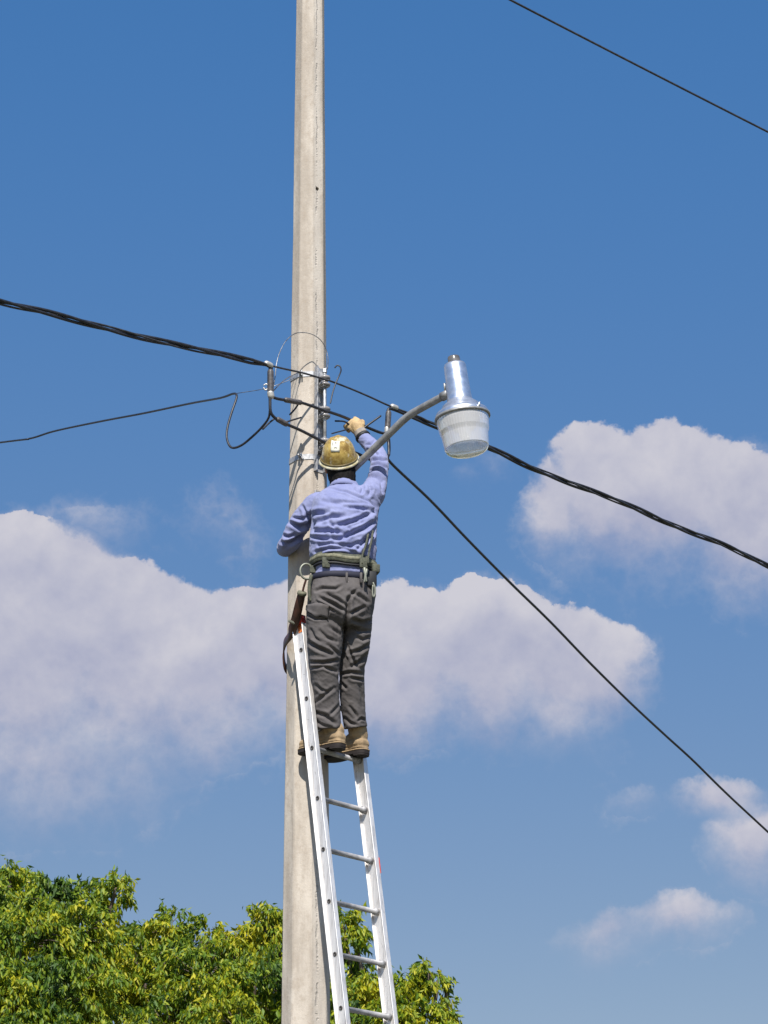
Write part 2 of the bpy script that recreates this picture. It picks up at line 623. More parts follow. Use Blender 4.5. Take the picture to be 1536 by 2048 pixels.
def fuse(parts, voxel, it=6, fac=0.5):
    me = raw(*merge(*parts))
    bm = bmesh.new()
    bm.from_mesh(me)
    bmesh.ops.recalc_face_normals(bm, faces=bm.faces)
    bm.to_mesh(me)
    bm.free()
    o = bpy.data.objects.new('tmp', me)
    COL.objects.link(o)
    md = o.modifiers.new('r', 'REMESH')
    md.mode = 'VOXEL'
    md.voxel_size = voxel
    s = o.modifiers.new('s', 'SMOOTH')
    s.factor, s.iterations = fac, it
    dg = bpy.context.evaluated_depsgraph_get()
    out = bpy.data.meshes.new_from_object(o.evaluated_get(dg))
    bpy.data.objects.remove(o)
    bpy.data.meshes.remove(me)
    return out


def get_vn(me):
    n = len(me.vertices)
    V = np.empty(n * 3)
    me.vertices.foreach_get('co', V)
    N = np.empty(n * 3)
    me.vertices.foreach_get('normal', N)
    return V.reshape(-1, 3), N.reshape(-1, 3)


def set_v(me, V):
    me.vertices.foreach_set('co', V.ravel())
    me.update()


def seg_dist(px, py, line):
    """Distance of points to a polyline, and the running parameter 0..1."""
    L = np.array(line, float)
    best = np.full(px.shape, 1e9)
    par = np.zeros(px.shape)
    n = len(L) - 1
    for i in range(n):
        a, b = L[i], L[i + 1]
        d = b - a
        t_ = np.clip(((px - a[0]) * d[0] + (py - a[1]) * d[1]) / (d @ d + 1e-9), 0, 1)
        q = np.hypot(px - a[0] - t_ * d[0], py - a[1] - t_ * d[1])
        m_ = q < best
        best[m_] = q[m_]
        par[m_] = ((i + t_) / n)[m_]
    return best, par


def sculpt(me, lines, noise_amp=0.004, nscale=(9, 9, 16), depth=1.0, seed=0):
    """Press fold lines (given where they run on the seen side of the cloth) and add loose creasing."""
    V, N = get_vn(me)
    px, py = proj(V)
    view = V - CAM
    view /= np.linalg.norm(view, axis=1)[:, None]
    face = np.clip(-(view * N).sum(1) * 2.2, 0, 1)
    D = np.zeros(len(V))
    for (line, w, h) in lines:
        d, s = seg_dist(px, py, line)
        w = w * 0.95
        tap = np.clip(np.sin(np.pi * np.clip(s * 0.86 + 0.07, 0, 1)), 0, 1) ** 0.6
        val = np.exp(-(d / w) ** 2)
        rid = np.exp(-((d - 2.0 * w) / (1.1 * w)) ** 2)
        D += tap * face * (-h * val + 0.45 * h * rid) * 0.001 * depth
    nz = np.array([mnoise.fractal(Vector((v[0] * nscale[0] + seed, v[1] * nscale[1], v[2] * nscale[2] + 0.5 * v[0] * nscale[2])), 0.6, 2.0, 4) for v in V])
    nz = -np.abs(nz) + 0.3
    D += nz * noise_amp
    D = np.clip(D, -0.024, 0.02)
    set_v(me, V + N * D[:, None])


# ------------------------------------------------------------------ ground
g = obj('ground', ([(-400, -400, 0), (400, -400, 0), (400, 400, 0), (-400, 400, 0)], [(0, 1, 2, 3)]), 'ground', None, False)
g['kind'] = 'structure'

# ------------------------------------------------------------------ pole
PY = 15.0


def pole_x(z): return -0.4218 - 0.0051 * (z - 4.1)
def pole_r(z): return 0.133 - 0.0073 * (z - 4.1)


def oct_ring(z, extra=0.0, ch=2.2):
    c = np.array([pole_x(z), PY, z])
    r = pole_r(z) + extra
    out = []
    for k in range(8):
        for d in (-ch, ch):
            w = R(32 + 45 * k + d)
            out.append(c + np.array([math.cos(w), -math.sin(w), 0]) * r)
    return out


def facet(z, deg, out=0.0, along=0.0):
    """Point on the pole facet whose normal is at deg (0 = +x, 90 = towards the camera)."""
    c = np.array([pole_x(z), PY, z])
    o_ = np.array([math.cos(R(deg)), -math.sin(R(deg)), 0])
    t_ = np.array([math.sin(R(deg)), math.cos(R(deg)), 0])
    return c + o_ * (pole_r(z) * math.cos(R(22.5)) + out) + t_ * along


V, Fc = [], []
zs = np.linspace(0.0, 11.6, 117)
for i, z in enumerate(zs):
    ring = oct_ring(z)
    for k, p in enumerate(ring):
        j = mnoise.noise(Vector((p[0] * 6, p[1] * 6, z * 2.2))) * 0.0016 + mnoise.noise(Vector((p[0] * 30, p[1] * 30, z * 9))) * 0.0009
        V.append(p + unit([p[0] - pole_x(z), p[1] - PY, 0]) * j)
for i in range(len(zs) - 1):
    for k in range(16):
        k2 = (k + 1) % 16
        Fc.append((i * 16 + k, i * 16 + k2, (i + 1) * 16 + k2, (i + 1) * 16 + k))
Fc.append(tuple(range(16))[::-1])
Fc.append(tuple(range(len(V) - 16, len(V))))
pole = thing('utility_pole', 'tall tapering eight-sided beige concrete utility pole the worker holds on to', 'utility pole', (pole_x(0), PY, 0))
pm = raw(V, Fc)
bm_ = bmesh.new()
bm_.from_mesh(pm)
bmesh.ops.recalc_face_normals(bm_, faces=bm_.faces)
bm_.to_mesh(pm)
bm_.free()
po = bpy.data.objects.new('tmp_pole', pm)
COL.objects.link(po)
hz = at(636, 377, 14.92)[2]
hc = facet(hz, 54.5, 0.0, -0.004)
hd = np.array([math.cos(R(54.5)), -math.sin(R(54.5)), 0])
cm = raw(*tube([hc - hd * 0.05, hc + hd * 0.05], 0.0125, 14))
co = bpy.data.objects.new('tmp_cut', cm)
COL.objects.link(co)
bo = po.modifiers.new('b', 'BOOLEAN')
bo.operation, bo.object, bo.solver = 'DIFFERENCE', co, 'EXACT'
pm2 = bpy.data.meshes.new_from_object(po.evaluated_get(bpy.context.evaluated_depsgraph_get()))
for o_ in (po, co):
    bpy.data.objects.remove(o_)
shaft = link('shaft', pm2, 'concrete', pole, False)
obj('bolt_hole_shade', tube([hc - hd * 0.049, hc - hd * 0.012], 0.0121, 14), 'hole', pole)  # dark plug: the shade inside the hole put into its colour

# ------------------------------------------------------------------ rack bolted to the pole
RD = 54.5
rk_o = np.array([math.cos(R(RD)), -math.sin(R(RD)), 0])
rk_t = np.array([math.sin(R(RD)), math.cos(R(RD)), 0])
ZUP = np.array([0, 0, 1.0])
z_top, z_bot = at(645, 729, 14.86)[2], at(645, 938, 14.86)[2]
rack = thing('insulator_rack', 'galvanised steel rack with spool insulators bolted upright to the concrete pole', 'insulator rack', facet(z_bot, RD))
zc, hh = (z_top + z_bot) / 2, (z_top - z_bot) / 2
obj('back_channel', bevelled(boxf(facet(zc, RD, 0.006), rk_t * 0.027, rk_o * 0.003, ZUP * hh), 0.001, 1), 'galv', rack, False)
for s in (-1, 1):
    obj('channel_flange', bevelled(boxf(facet(zc, RD, 0.022, s * 0.029), rk_t * 0.0025, rk_o * 0.018, ZUP * hh), 0.001, 1), 'galv', rack, False)
spool_z = [at(655, y, 14.82)[2] for y in (757, 820, 884)]
ROD = 0.068
obj('rod', tube([facet(spool_z[0] + 0.06, RD, ROD), facet(spool_z[2] - 0.06, RD, ROD)], 0.0095, 12), 'galv', rack)
obj('rod_head', lathe(facet(spool_z[0] + 0.055, RD, ROD), ZUP, [(0.0, 0.024), (0.014, 0.022), (0.015, 0.0), (0.0, -0.001)], 6), 'galv', rack, False)
for z in spool_z:
    for s in (-1, 1):
        obj('clevis_plate', bevelled(boxf(facet(z + s * 0.034, RD, 0.045), rk_t * 0.022, rk_o * 0.043, ZUP * 0.0025), 0.0012, 1), 'galv', rack, False)
    pr = [(0.009, -0.030), (0.030, -0.030), (0.034, -0.024), (0.033, -0.015), (0.022, -0.008), (0.020, 0.0), (0.022, 0.008), (0.033, 0.015), (0.034, 0.024), (0.030, 0.030), (0.009, 0.030)]
    obj('spool_insulator', lathe(facet(z, RD, ROD), ZUP, pr, 24), 'porcelain', rack)


def band(z, h, thick=0.004):
    r0, r1 = oct_ring(z - h / 2, 0.0012), oct_ring(z + h / 2, 0.0012)
    q0, q1 = oct_ring(z - h / 2, thick), oct_ring(z + h / 2, thick)
    V_ = r0 + q0 + q1 + r1
    n_ = 16
    F_ = []
    for L in range(4):
        for k in range(n_):
            k2 = (k + 1) % n_
            a, b = L * n_, ((L + 1) % 4) * n_
            F_.append((a + k, a + k2, b + k2, b + k))
    return V_, F_


for y in (748, 914):
    bz = at(612, y, 14.9)[2]
    obj('pole_band', band(bz, 0.032), 'galv', rack, False)
    obj('band_bolt', tube([facet(bz, 99.5, 0.0, -0.03), facet(bz, 99.5, 0.045, -0.03)], 0.007, 8), 'galv', rack)
    obj('band_lug', bevelled(boxf(facet(bz, 99.5, 0.018, -0.018), np.array([0.004, 0, 0]), np.array([0, 0.016, 0]), ZUP * 0.015), 0.001, 1), 'galv', rack, False)

# ------------------------------------------------------------------ street lamp
A0 = facet(at(655, 1004, 14.9)[2], RD, 0.01)
bend = at(816, 831, 14.46)
tip = at(893, 789, 14.25)
lamp = thing('street_lamp', 'silver bell-shaped street lamp on a bent grey pipe arm', 'street lamp', A0)
b0_, b1_ = bend + (A0 - bend) * 0.10, bend + (tip - bend) * 0.20
arc = [(1 - q) ** 2 * b0_ + 2 * q * (1 - q) * bend + q * q * b1_ for q in np.linspace(0, 1, 9)]
ap = np.vstack([[A0 + (b0_ - A0) * q for q in np.linspace(0, 0.95, 8)], arc, [b1_ + (tip - b1_) * q for q in np.linspace(0.1, 1, 6)]])
obj('arm', tube(ap, 0.0215, 16), 'galv_dark', lamp)
obj('arm_mount_plate', bevelled(boxf(A0, rk_t * 0.03, rk_o * 0.006, ZUP * 0.07), 0.002, 1), 'galv', lamp, False)
LY = 14.20
ltop, lbot = at(909.5, 731, LY), at(935, 905, LY)
lax = unit(ltop - lbot)
lax = unit(lax + np.array([0, 0.0, 0]))
H = np.linalg.norm(ltop - lbot)
lc = lbot
sc_l = H / 174.0                     # metres per photo pixel of lamp height
P = lambda r, y: (r, (905 - y) * sc_l)
s1 = np.linalg.norm(at(955, 850, LY) - at(905, 850, LY)) / 50.0
hous = [(0.0, P(0, 729)[1]), (21 * s1, P(0, 729)[1]), (22.5 * s1, P(0, 733)[1]), (24.5 * s1, P(0, 790)[1]), (25.5 * s1, P(0, 801)[1]),
        (27 * s1, P(0, 804)[1]), (37 * s1, P(0, 812)[1]), (41 * s1, P(0, 819)[1]), (52 * s1, P(0, 826)[1]), (55 * s1, P(0, 832)[1]), (55 * s1, P(0, 836)[1]), (53 * s1, P(0, 836.5)[1])]
obj('housing', lathe(lc, lax, hous, 48), 'lamp_alu', lamp)
obj('rim_band', lathe(lc, lax, [(54.5 * s1, P(0, 834)[1]), (56.3 * s1, P(0, 834.5)[1]), (56.5 * s1, P(0, 838)[1]), (54 * s1, P(0, 839)[1])], 48), 'galv_dark', lamp)
obj('photocell', lathe(lc, lax, [(0, P(0, 713)[1]), (11.5 * s1, P(0, 713.5)[1]), (12.5 * s1, P(0, 716)[1]), (12.5 * s1, P(0, 728)[1]), (15 * s1, P(0, 729)[1])], 24), 'photocell', lamp)
refr = obj('refractor', lathe(lc, lax, [(53 * s1, P(0, 837.5)[1]), (52.5 * s1, P(0, 845)[1]), (50 * s1, P(0, 862)[1]), (48 * s1, P(0, 868)[1]), (47.2 * s1, P(0, 871)[1]), (44.5 * s1, P(0, 896)[1]), (43 * s1, P(0, 898)[1])], 112, None, 1, -0.0045), 'acrylic', lamp, False)
obj('lens', lathe(lc, lax, [(43 * s1, P(0, 897.5)[1]), (42 * s1, P(0, 901)[1]), (34 * s1, P(0, 905)[1]), (18 * s1, P(0, 907)[1]), (0.3 * s1, P(0, 907.5)[1])], 48), 'clear', lamp)
obj('inner_reflector', lathe(lc, lax, [(50 * s1, P(0, 839)[1]), (40 * s1, P(0, 828)[1]), (24 * s1, P(0, 818)[1]), (0.5 * s1, P(0, 812)[1])], 40), 'reflector', lamp)
bm_c = lc + lax * P(0, 862)[1]
obj('bulb', merge(ellipsoid(bm_c, RT * 17 * s1, np.array([0, 1.0, 0]) * 17 * s1, lax * 22 * s1), tube([bm_c, lc + lax * P(0, 815)[1]], 8 * s1, 14)), 'bulb', lamp)
lat = lc + lax * P(0, 829)[1] + unit([0.55, -0.83, 0]) * 50 * s1
obj('latch', merge(bevelled(boxf(lat, np.array([0.020, 0, 0.001]), np.array([0, 0.006, 0]), lax * 0.012), 0.003), tube([lat + np.array([0.012, -0.006, -0.01]), lat + np.array([0.018, -0.012, 0.022])], 0.005, 8)), 'lamp_alu', lamp)
clampc = at(891, 783, 14.25)
obj('clamp_bolt', tube([clampc, clampc + np.array([-0.004, -0.01, 0.045])], 0.0075, 8), 'clip', lamp)
obj('arm_collar', tube([at(884, 794, 14.27), at(900, 786, 14.235)], 0.0265, 16), 'galv_dark', lamp)

# ------------------------------------------------------------------ cables
CD = 1.03                              # the line runs to the right and away


def cab(px, py, x_off=0.0):
    """Point of the street line seen at a pixel: on the vertical plane of the line through the rack."""
    p0 = facet(spool_z[1], RD, ROD)
    d = ray(px, py)
    # Y - p0y = CD (X - p0x)
    k = (p0[1] - CD * p0[0] + x_off - CAM[1]) / (d[1] - CD * d[0])
    return CAM + d * k


def helix(path, rad, phase, pitch):
    P_ = np.asarray(path)
    s = np.concatenate([[0], np.cumsum(np.linalg.norm(np.diff(P_, axis=0), axis=1))])
    _, fr = frames(P_)
    return np.array([p + (a * math.cos(phase + 2 * math.pi * q / pitch) + b * math.sin(phase + 2 * math.pi * q / pitch)) * rad for p, (a, b), q in zip(P_, fr, s)])


Lp = [cab(x, y) for x, y in ((535, 729), (480, 717), (400, 700), (300, 678), (200, 653), (100, 627), (0, 604))]
dL = Lp[-1] - Lp[-2]
for k in range(1, 9):
    Lp.append(Lp[-1] + dL * 1.6 + np.array([0, 0, 0.02 * k]))
Rp = [cab(x, y) for x, y in ((788, 816), (870, 851), (985, 899), (1060, 934), (1130, 962), (1250, 1008), (1350, 1052), (1450, 1091), (1536, 1132))]
dR = Rp[-1] - Rp[-2]
for k in range(1, 9):
    Rp.append(Rp[-1] + dR * 2.0 + np.array([0, 0, 0.03 * k]))
LS, RS = spline(Lp, 14), spline(Rp, 14)
p_sp = [facet(z, RD, ROD) for z in spool_z]
gro = rk_o * 0.026                     # the wire lies in the outer groove of its spool
line = thing('overhead_cable', 'thick twisted black power cable running past the insulator rack and behind the lamp', 'power cable', facet(z_bot, RD, ROD) + rk_o * 0.05)
mid = {
    'neutral': [cab(541, 731), cab(570, 738), cab(610, 747), p_sp[0] + gro - rk_t * 0.012, p_sp[0] + gro + rk_t * 0.02, cab(700, 777), cab(740, 794), cab(782, 813)],
    'a': [cab(540, 732), cab(541.5, 745), cab(542, 770), cab(543, 788), cab(550, 796), cab(575, 801), cab(605, 806), p_sp[1] + gro - rk_t * 0.012, p_sp[1] + gro + rk_t * 0.02,
          cab(690, 835), cab(735, 855), cab(764, 866), cab(774, 864), cab(776, 850), cab(778, 828), cab(783, 818)],
    'b': [cab(538, 733), cab(538, 750), cab(539, 775), cab(540, 800), cab(541, 822), cab(548, 834), cab(565, 845), cab(600, 860), p_sp[2] + gro - rk_t * 0.012, p_sp[2] + gro + rk_t * 0.02,
          cab(712, 906), cab(745, 921), cab(768, 924), cab(778, 905), cab(777, 870), cab(774, 848), cab(775, 826), cab(784, 817)],
}
for nm, key, r_, ph, m_ in (('neutral_wire', 'neutral', 0.0058, 0.0, 'neutral'), ('insulated_conductor', 'a', 0.0088, 2.2, 'cable'), ('insulated_conductor', 'b', 0.0088, 4.3, 'cable')):
    l_, r2 = helix(LS, 0.0118, ph, 1.3), helix(RS, 0.0118, ph, 1.3)
    l_, r2 = l_[8:], r2[8:]
    mid_s = spline([l_[3], l_[0]] + mid[key] + [r2[0], r2[3]], 6)
    obj(nm, tube(np.vstack([l_[::-1][:-4], mid_s, r2[4:]]), r_, 10), m_, line)
for (a, b, r_, m_) in ((( 541, 744), (541, 786), 0.0185, 'tape'), ((777, 826), (775, 858), 0.0175, 'tape'), ((572, 800), (600, 805), 0.0155, 'tape'),
                       ((556, 839), (572, 848), 0.0155, 'tape'), ((533, 727), (541, 731), 0.017, 'clip'), ((541, 786), (542, 792), 0.0195, 'clip'),
                       ((785, 813), (792, 816), 0.017, 'clip'), ((774, 857), (774, 864), 0.0155, 'clip')):
    obj('tape_wrap' if m_ == 'tape' else 'cable_clip', tube(spline([cab(*a), cab(*b)], 4), r_, 12, True), m_, line)


def loose(name, pts, r_, m_, label, cat, group=None, n=8):
    o = obj(name, tube(spline(pts, n), r_, 8, True), m_)
    # origin at the wire's first point
    L = Vector(tuple(pts[0]))
    o.data.transform(Matrix.Translation(-L))
    o.location = L
    o['label'] = label
    o['category'] = cat
    if group:
        o['group'] = group
    return o


def yx(lst):
    return [at(*q) for q in lst]


drop = thing('service_wire', 'thin dark service wire ending in a drooping loop left of the pole', 'wire', cab(541, 838))
dp = yx([(-900, 1000, 26), (-400, 935, 21.5), (0, 885, 18.2), (60, 877, 17.8), (110, 862, 17.5), (200, 843, 16.9), (290, 826, 16.3), (380, 807, 15.7), (440, 796, 15.2), (466, 787.5, 15.0),
         (473, 790, 14.95), (472, 800, 14.93), (463, 826, 14.9), (455, 855, 14.86), (454, 878, 14.83), (463, 895, 14.8), (482, 891, 14.77), (505, 873, 14.72), (525, 853, 14.66), (537, 836, 14.6), (540, 818, 14.585)])
obj('sheathed_wire', tube(spline(dp, 8), 0.0068, 8, True), 'cable', drop)
bz = at(612, 748, 14.9)[2]
obj('support_wire', tube(spline([at(466, 788, 15.0), at(535, 776, 14.9), facet(bz - 0.01, 144.5, 0.006)], 6), 0.0022, 6), 'bare', drop)
obj('thimble', tube(spline(yx([(527, 771, 14.9), (533, 768, 14.9), (537, 775, 14.9), (531, 780, 14.9), (527, 775, 14.9)]), 5), 0.0042, 6), 'clip', drop)

loose('branch_wire', [cab(774, 864), cab(777, 885)] + yx([(778, 908, 15.22), (781, 925, 15.25), (860, 1000, 15.75), (936, 1080, 16.3), (1020, 1165, 16.9), (1100, 1243, 17.5), (1180, 1326, 18.1), (1260, 1405, 18.7), (1330, 1470, 19.3),
      (1385, 1520, 19.7), (1450, 1584, 20.2), (1536, 1664, 20.9), (1900, 2000, 24)]), 0.0085, 'cable', 'thin dark wire slanting down across the clouds away from the worker', 'wire')
wa, wb = at(1015, -3, 16.05), at(1536, 264, 17.75)
wd = wb - wa
wp = []
for k in np.linspace(-6, 8, 60):
    p = wa + wd * k
    sag = 0.012 * (k - 0.5) ** 2 - 0.003
    wp.append(p + np.array([0, 0, sag]))
pass_pt = wa + wd * (-1.0)
o = obj('high_overhead_wire', tube(wp, 0.0075, 8), 'neutral')
L0 = Vector(tuple(wa))
o.data.transform(Matrix.Translation(-L0))
o.location = L0
o['label'] = 'single thin grey wire high in the blue sky above the lamp'
o['category'] = 'wire'

loose('tie_wire', yx([(545, 783, 14.62), (550, 755, 14.62), (553, 728, 14.63), (559, 706, 14.66), (571, 683, 14.70), (588, 668, 14.74), (606, 665, 14.77), (625, 669, 14.79), (641, 680, 14.81), (651, 696, 14.83), (656, 716, 14.83), (655, 738, 14.83)]), 0.0026, 'bare',
      'bare wire bent in a wide arc over the insulator rack', 'wire', None, 6)
loose('frayed_wire', yx([(546, 783, 14.64), (556, 772, 14.7), (568, 761, 14.76), (582, 752, 14.82), (600, 744, 14.87)]), 0.003, 'bare', 'frayed bare wire end sticking up beside the taped cable bend', 'wire')
G = 'cut black wire ends at the pole'
loose('wire_end', yx([(598, 806, 14.74), (590, 818, 14.72), (580, 829, 14.70)]), 0.0055, 'cable', 'short cut black wire end below the upper taped joint', 'wire', G)
loose('wire_end', yx([(566, 846, 14.66), (582, 841, 14.68), (602, 835, 14.73)]), 0.005, 'cable', 'short cut black wire end lying over the lower taped joint', 'wire', G)
loose('wire_end', yx([(548, 838, 14.60), (537, 847, 14.60), (526, 858, 14.60)]), 0.0055, 'cable', 'short cut black wire end beside the drooping loop', 'wire', G)
loose('wire_end', yx([(700, 850, 14.98), (688, 843, 14.96), (671, 842, 14.94)]), 0.0055, 'cable', 'black wire end poking from the gloved fist towards the pole', 'wire', G)
loose('wire_end', yx([(722, 860, 15.05), (740, 847, 15.06), (761, 832, 15.08)]), 0.0060, 'cable', 'black wire end rising behind the glove away from the pole', 'wire', G)
loose('wire_end', yx([(706, 855, 14.99), (690, 860, 14.97), (664, 867, 14.93)]), 0.0042, 'cable', 'thin black wire end just above the gold helmet', 'wire', G)
loose('wire_hook', yx([(661, 806, 14.83), (665, 787, 14.85), (671, 768, 14.87), (678, 752, 14.88), (682, 741, 14.88), (680, 733, 14.88), (674, 731, 14.88), (670, 735, 14.88)]), 0.0042, 'cable', 'thin dark wire with a hooked tip beside the top spool insulator', 'wire')

# ------------------------------------------------------------------ ladder
TH = R(47)
lr = np.array([math.cos(TH), math.sin(TH), 0])            # along the rungs
ln = np.array([math.sin(TH), -math.cos(TH), 0])           # climbing side
LEAN = R(81)
lu = -ln * math.cos(LEAN) + ZUP * math.sin(LEAN)          # up the rails
lf = np.cross(lr, lu)
lf = lf if lf @ ln > 0 else -lf
W_L = 0.375
TL = at(597, 1246, 14.715)
ladder = thing('ladder', 'long silver aluminium ladder with red end caps leaning on the concrete pole', 'ladder', TL - lu * (TL[2] / lu[2]) + lr * W_L / 2)
Lr = TL[2] / lu[2] - 0.02
DW, FL = 0.037, 0.016


def rail(base):
    c = base - lu * Lr / 2
    return merge(bevelled(boxf(c, lr * 0.0022, lf * (DW - 0.002), lu * Lr / 2), 0.0006, 1),
                 bevelled(boxf(c + lf * DW, lr * FL, lf * 0.0026, lu * Lr / 2), 0.0012, 1),
                 bevelled(boxf(c - lf * DW, lr * FL, lf * 0.0026, lu * Lr / 2), 0.0012, 1))


rails = []
for s in (0, 1):
    b = TL + lr * W_L * s
    ro = obj('rail', rail(b), 'alu', ladder, False)
    rails.append(ro)
    cap = merge(bevelled(boxf(b + lu * 0.010, lr * (FL + 0.003), lf * (DW + 0.006), lu * 0.024), 0.004, 2))
    obj('end_cap', cap, 'red', ladder)
    obj('foot_pad', bevelled(boxf(b - lu * (Lr - 0.02), lr * 0.03, lf * 0.05, lu * 0.025), 0.006, 2), 'sole', ladder)
# rungs, spaced from the one the worker stands on
tt = np.linspace(0, 2, 4001)
yy = np.array([proj(TL - lu * q)[1] for q in tt])
t_foot = float(tt[np.argmin(abs(yy - 1496))])
SP = 0.292
k0 = -int(t_foot / SP)
rung_me = None
for k in range(k0, 30):
    d = t_foot + k * SP
    if d < 0.1 or d > Lr - 0.15:
        continue
    c = TL - lu * d
    vf = merge(tube([c + lr * 0.004, c + lr * 0.03, c + lr * 0.031, c + lr * (W_L - 0.031), c + lr * (W_L - 0.03), c + lr * (W_L - 0.004)], [0.020, 0.0195, 0.0145, 0.0145, 0.0195, 0.020], 14))
    obj('rung', vf, 'rung', ladder)
    for s in (0, 1):
        e = c + lr * (W_L * s) + lr * (-0.0025 if s == 0 else 0.0025)
        sg = -1 if s == 0 else 1
        obj('rivet', lathe(e, lr * sg, [(0.0125, 0), (0.0125, 0.003), (0.008, 0.0045), (0.0075, 0.001), (0.0, 0.001)], 14), 'rivet', rails[s])
d_st = t_foot + 1.02 * SP + 0.2
cst = TL + lr * W_L - lu * (t_foot + 0.62)
obj('warning_label', boxf(cst + lr * (FL + 0.0012) + lf * DW * 0.97, lr * 0.0012, lf * 0.007, lu * 0.045), 'red', rails[1], False)
obj('warning_label', boxf(TL - lu * 0.040 - lr * 0.0035 + lf * 0.010, lr * 0.0008, lf * 0.014, lu * 0.022), 'orange', rails[0], False)

# ------------------------------------------------------------------ the lineman
rung_c = TL - lu * t_foot + ZUP * 0.0145
person = thing('person', 'worker in blue shirt, charcoal trousers and gold hard hat standing on the ladder', 'person', rung_c + lr * W_L / 2)
fdir = unit([-0.26, 0.966, 0])         # way the trunk faces
rdir = np.array([fdir[1], -fdir[0], 0])  # his right


def sec(px, py, Y, hw, hd, lean=0.0, yaw=0.0):
    c, s = math.cos(R(yaw)), math.sin(R(yaw))
    rd = np.array([rdir[0] * c - rdir[1] * s, rdir[0] * s + rdir[1] * c, 0])
    fd = np.array([fdir[0] * c - fdir[1] * s, fdir[0] * s + fdir[1] * c, 0])
    return (at(px, py, Y), rd * hw + ZUP * lean * hw, fd * hd)


# shirt
torso = loft([
    sec(687, 1172, 14.62, 0.160, 0.115), sec(687, 1150, 14.62, 0.172, 0.124), sec(687, 1134, 14.62, 0.170, 0.124), sec(686, 1112, 14.62, 0.186, 0.145), sec(686, 1085, 14.63, 0.188, 0.150, 0.02),
    sec(688, 1050, 14.645, 0.186, 0.145, 0.04), sec(691, 1018, 14.665, 0.190, 0.136, 0.06), sec(691, 996, 14.68, 0.182, 0.115, 0.10), sec(690, 984, 14.69, 0.138, 0.095, 0.08),
    sec(688, 974, 14.70, 0.080, 0.078, 0.05), sec(687, 966, 14.705, 0.060, 0.062)], 6, 44)
slR = limb([at(722, 1004, 14.68), at(742, 990, 14.685), at(753, 965, 14.735), at(759, 932, 14.82), at(755, 909, 14.875), at(742, 892, 14.925), at(728, 878, 14.965)], [0.085, 0.078, 0.060, 0.053, 0.051, 0.046, 0.042], 8, 28, False)
slL = limb([at(652, 1012, 14.69), at(634, 1012, 14.70), at(612, 1030, 14.735), at(592, 1060, 14.79), at(581, 1083, 14.835), at(571, 1095, 14.92), at(571, 1099, 15.06), at(584, 1097, 15.155)], [0.08, 0.076, 0.064, 0.060, 0.057, 0.050, 0.042, 0.040], 8)
shirt_me = fuse([torso, slR, slL], 0.005, 6)
SF = [
    ([(640, 976), (665, 977), (692, 983), (716, 994), (742, 1004)], 2.2, 4.5), ([(690, 1013), (719, 1016), (748, 1022)], 3.4, 8), ([(750, 1023), (728, 1033), (705, 1043), (680, 1053)], 3.6, 9),
    ([(617, 1030), (637, 1027), (657, 1025)], 4.5, 11), ([(622, 1034), (624, 1048), (622, 1062)], 6, 14), ([(633, 1048), (648, 1038), (664, 1033), (688, 1032)], 4, 11), ([(629, 1064), (657, 1061), (688, 1067)], 3.8, 10),
    ([(664, 1052), (690, 1046), (716, 1040)], 3, 7), ([(668, 1083), (696, 1070), (731, 1057), (756, 1040)], 4.2, 12), ([(638, 1091), (661, 1087), (688, 1091), (717, 1096)], 3.2, 9), ([(632, 1104), (657, 1096), (688, 1097), (713, 1106)], 3.2, 9),
    ([(700, 1091), (722, 1086), (736, 1074), (754, 1052)], 4, 11), ([(619, 1073), (645, 1078), (668, 1078)], 3.6, 9), ([(715, 1098), (732, 1084), (748, 1066)], 3.4, 9), ([(700, 1068), (722, 1057), (742, 1044)], 2.8, 7),
    ([(676, 1003), (700, 1006), (722, 1008)], 3, 4), ([(645, 1002), (668, 1005), (690, 1010)], 4, 4),
    ([(730, 958), (742, 953), (754, 953), (764, 963), (766, 984)], 3.2, 9), ([(740, 943), (754, 939), (771, 949)], 3, 9), ([(742, 932), (756, 929), (772, 936)], 2.6, 7), ([(746, 921), (758, 918), (772, 922)], 2.8, 8), ([(735, 900), (748, 903), (757, 912)], 2.4, 5),
    ([(733, 890), (742, 888), (750, 881)], 2.4, 5), ([(712, 978), (722, 986), (727, 975)], 3, 6), ([(738, 970), (742, 980), (738, 990)], 3.4, 6),
    ([(580, 1046), (600, 1053), (620, 1046)], 4.2, 12), ([(573, 1091), (592, 1078), (616, 1064)], 4.2, 12), ([(586, 1036), (602, 1038), (614, 1034)], 3, 7), ([(566, 1070), (578, 1074), (592, 1068)], 3, 9), ([(563, 1084), (572, 1086), (584, 1080)], 3, 8),
    ([(604, 1012), (612, 1024), (618, 1036)], 3, 6), ([(640, 1112), (668, 1106), (700, 1108), (735, 1116)], 3, 6), ([(632, 1150), (690, 1146), (745, 1152)], 3, 4), ([(744, 1000), (752, 1015), (756, 1036)], 4, 9),
    ([(655, 1040), (668, 1056), (660, 1070)], 3, 5), ([(692, 1052), (700, 1062), (694, 1075)], 3, 5),
]
sculpt(shirt_me, SF, 0.006, (7, 7, 11), 2.05)
shirt = link('shirt', shirt_me, 'shirt', person)
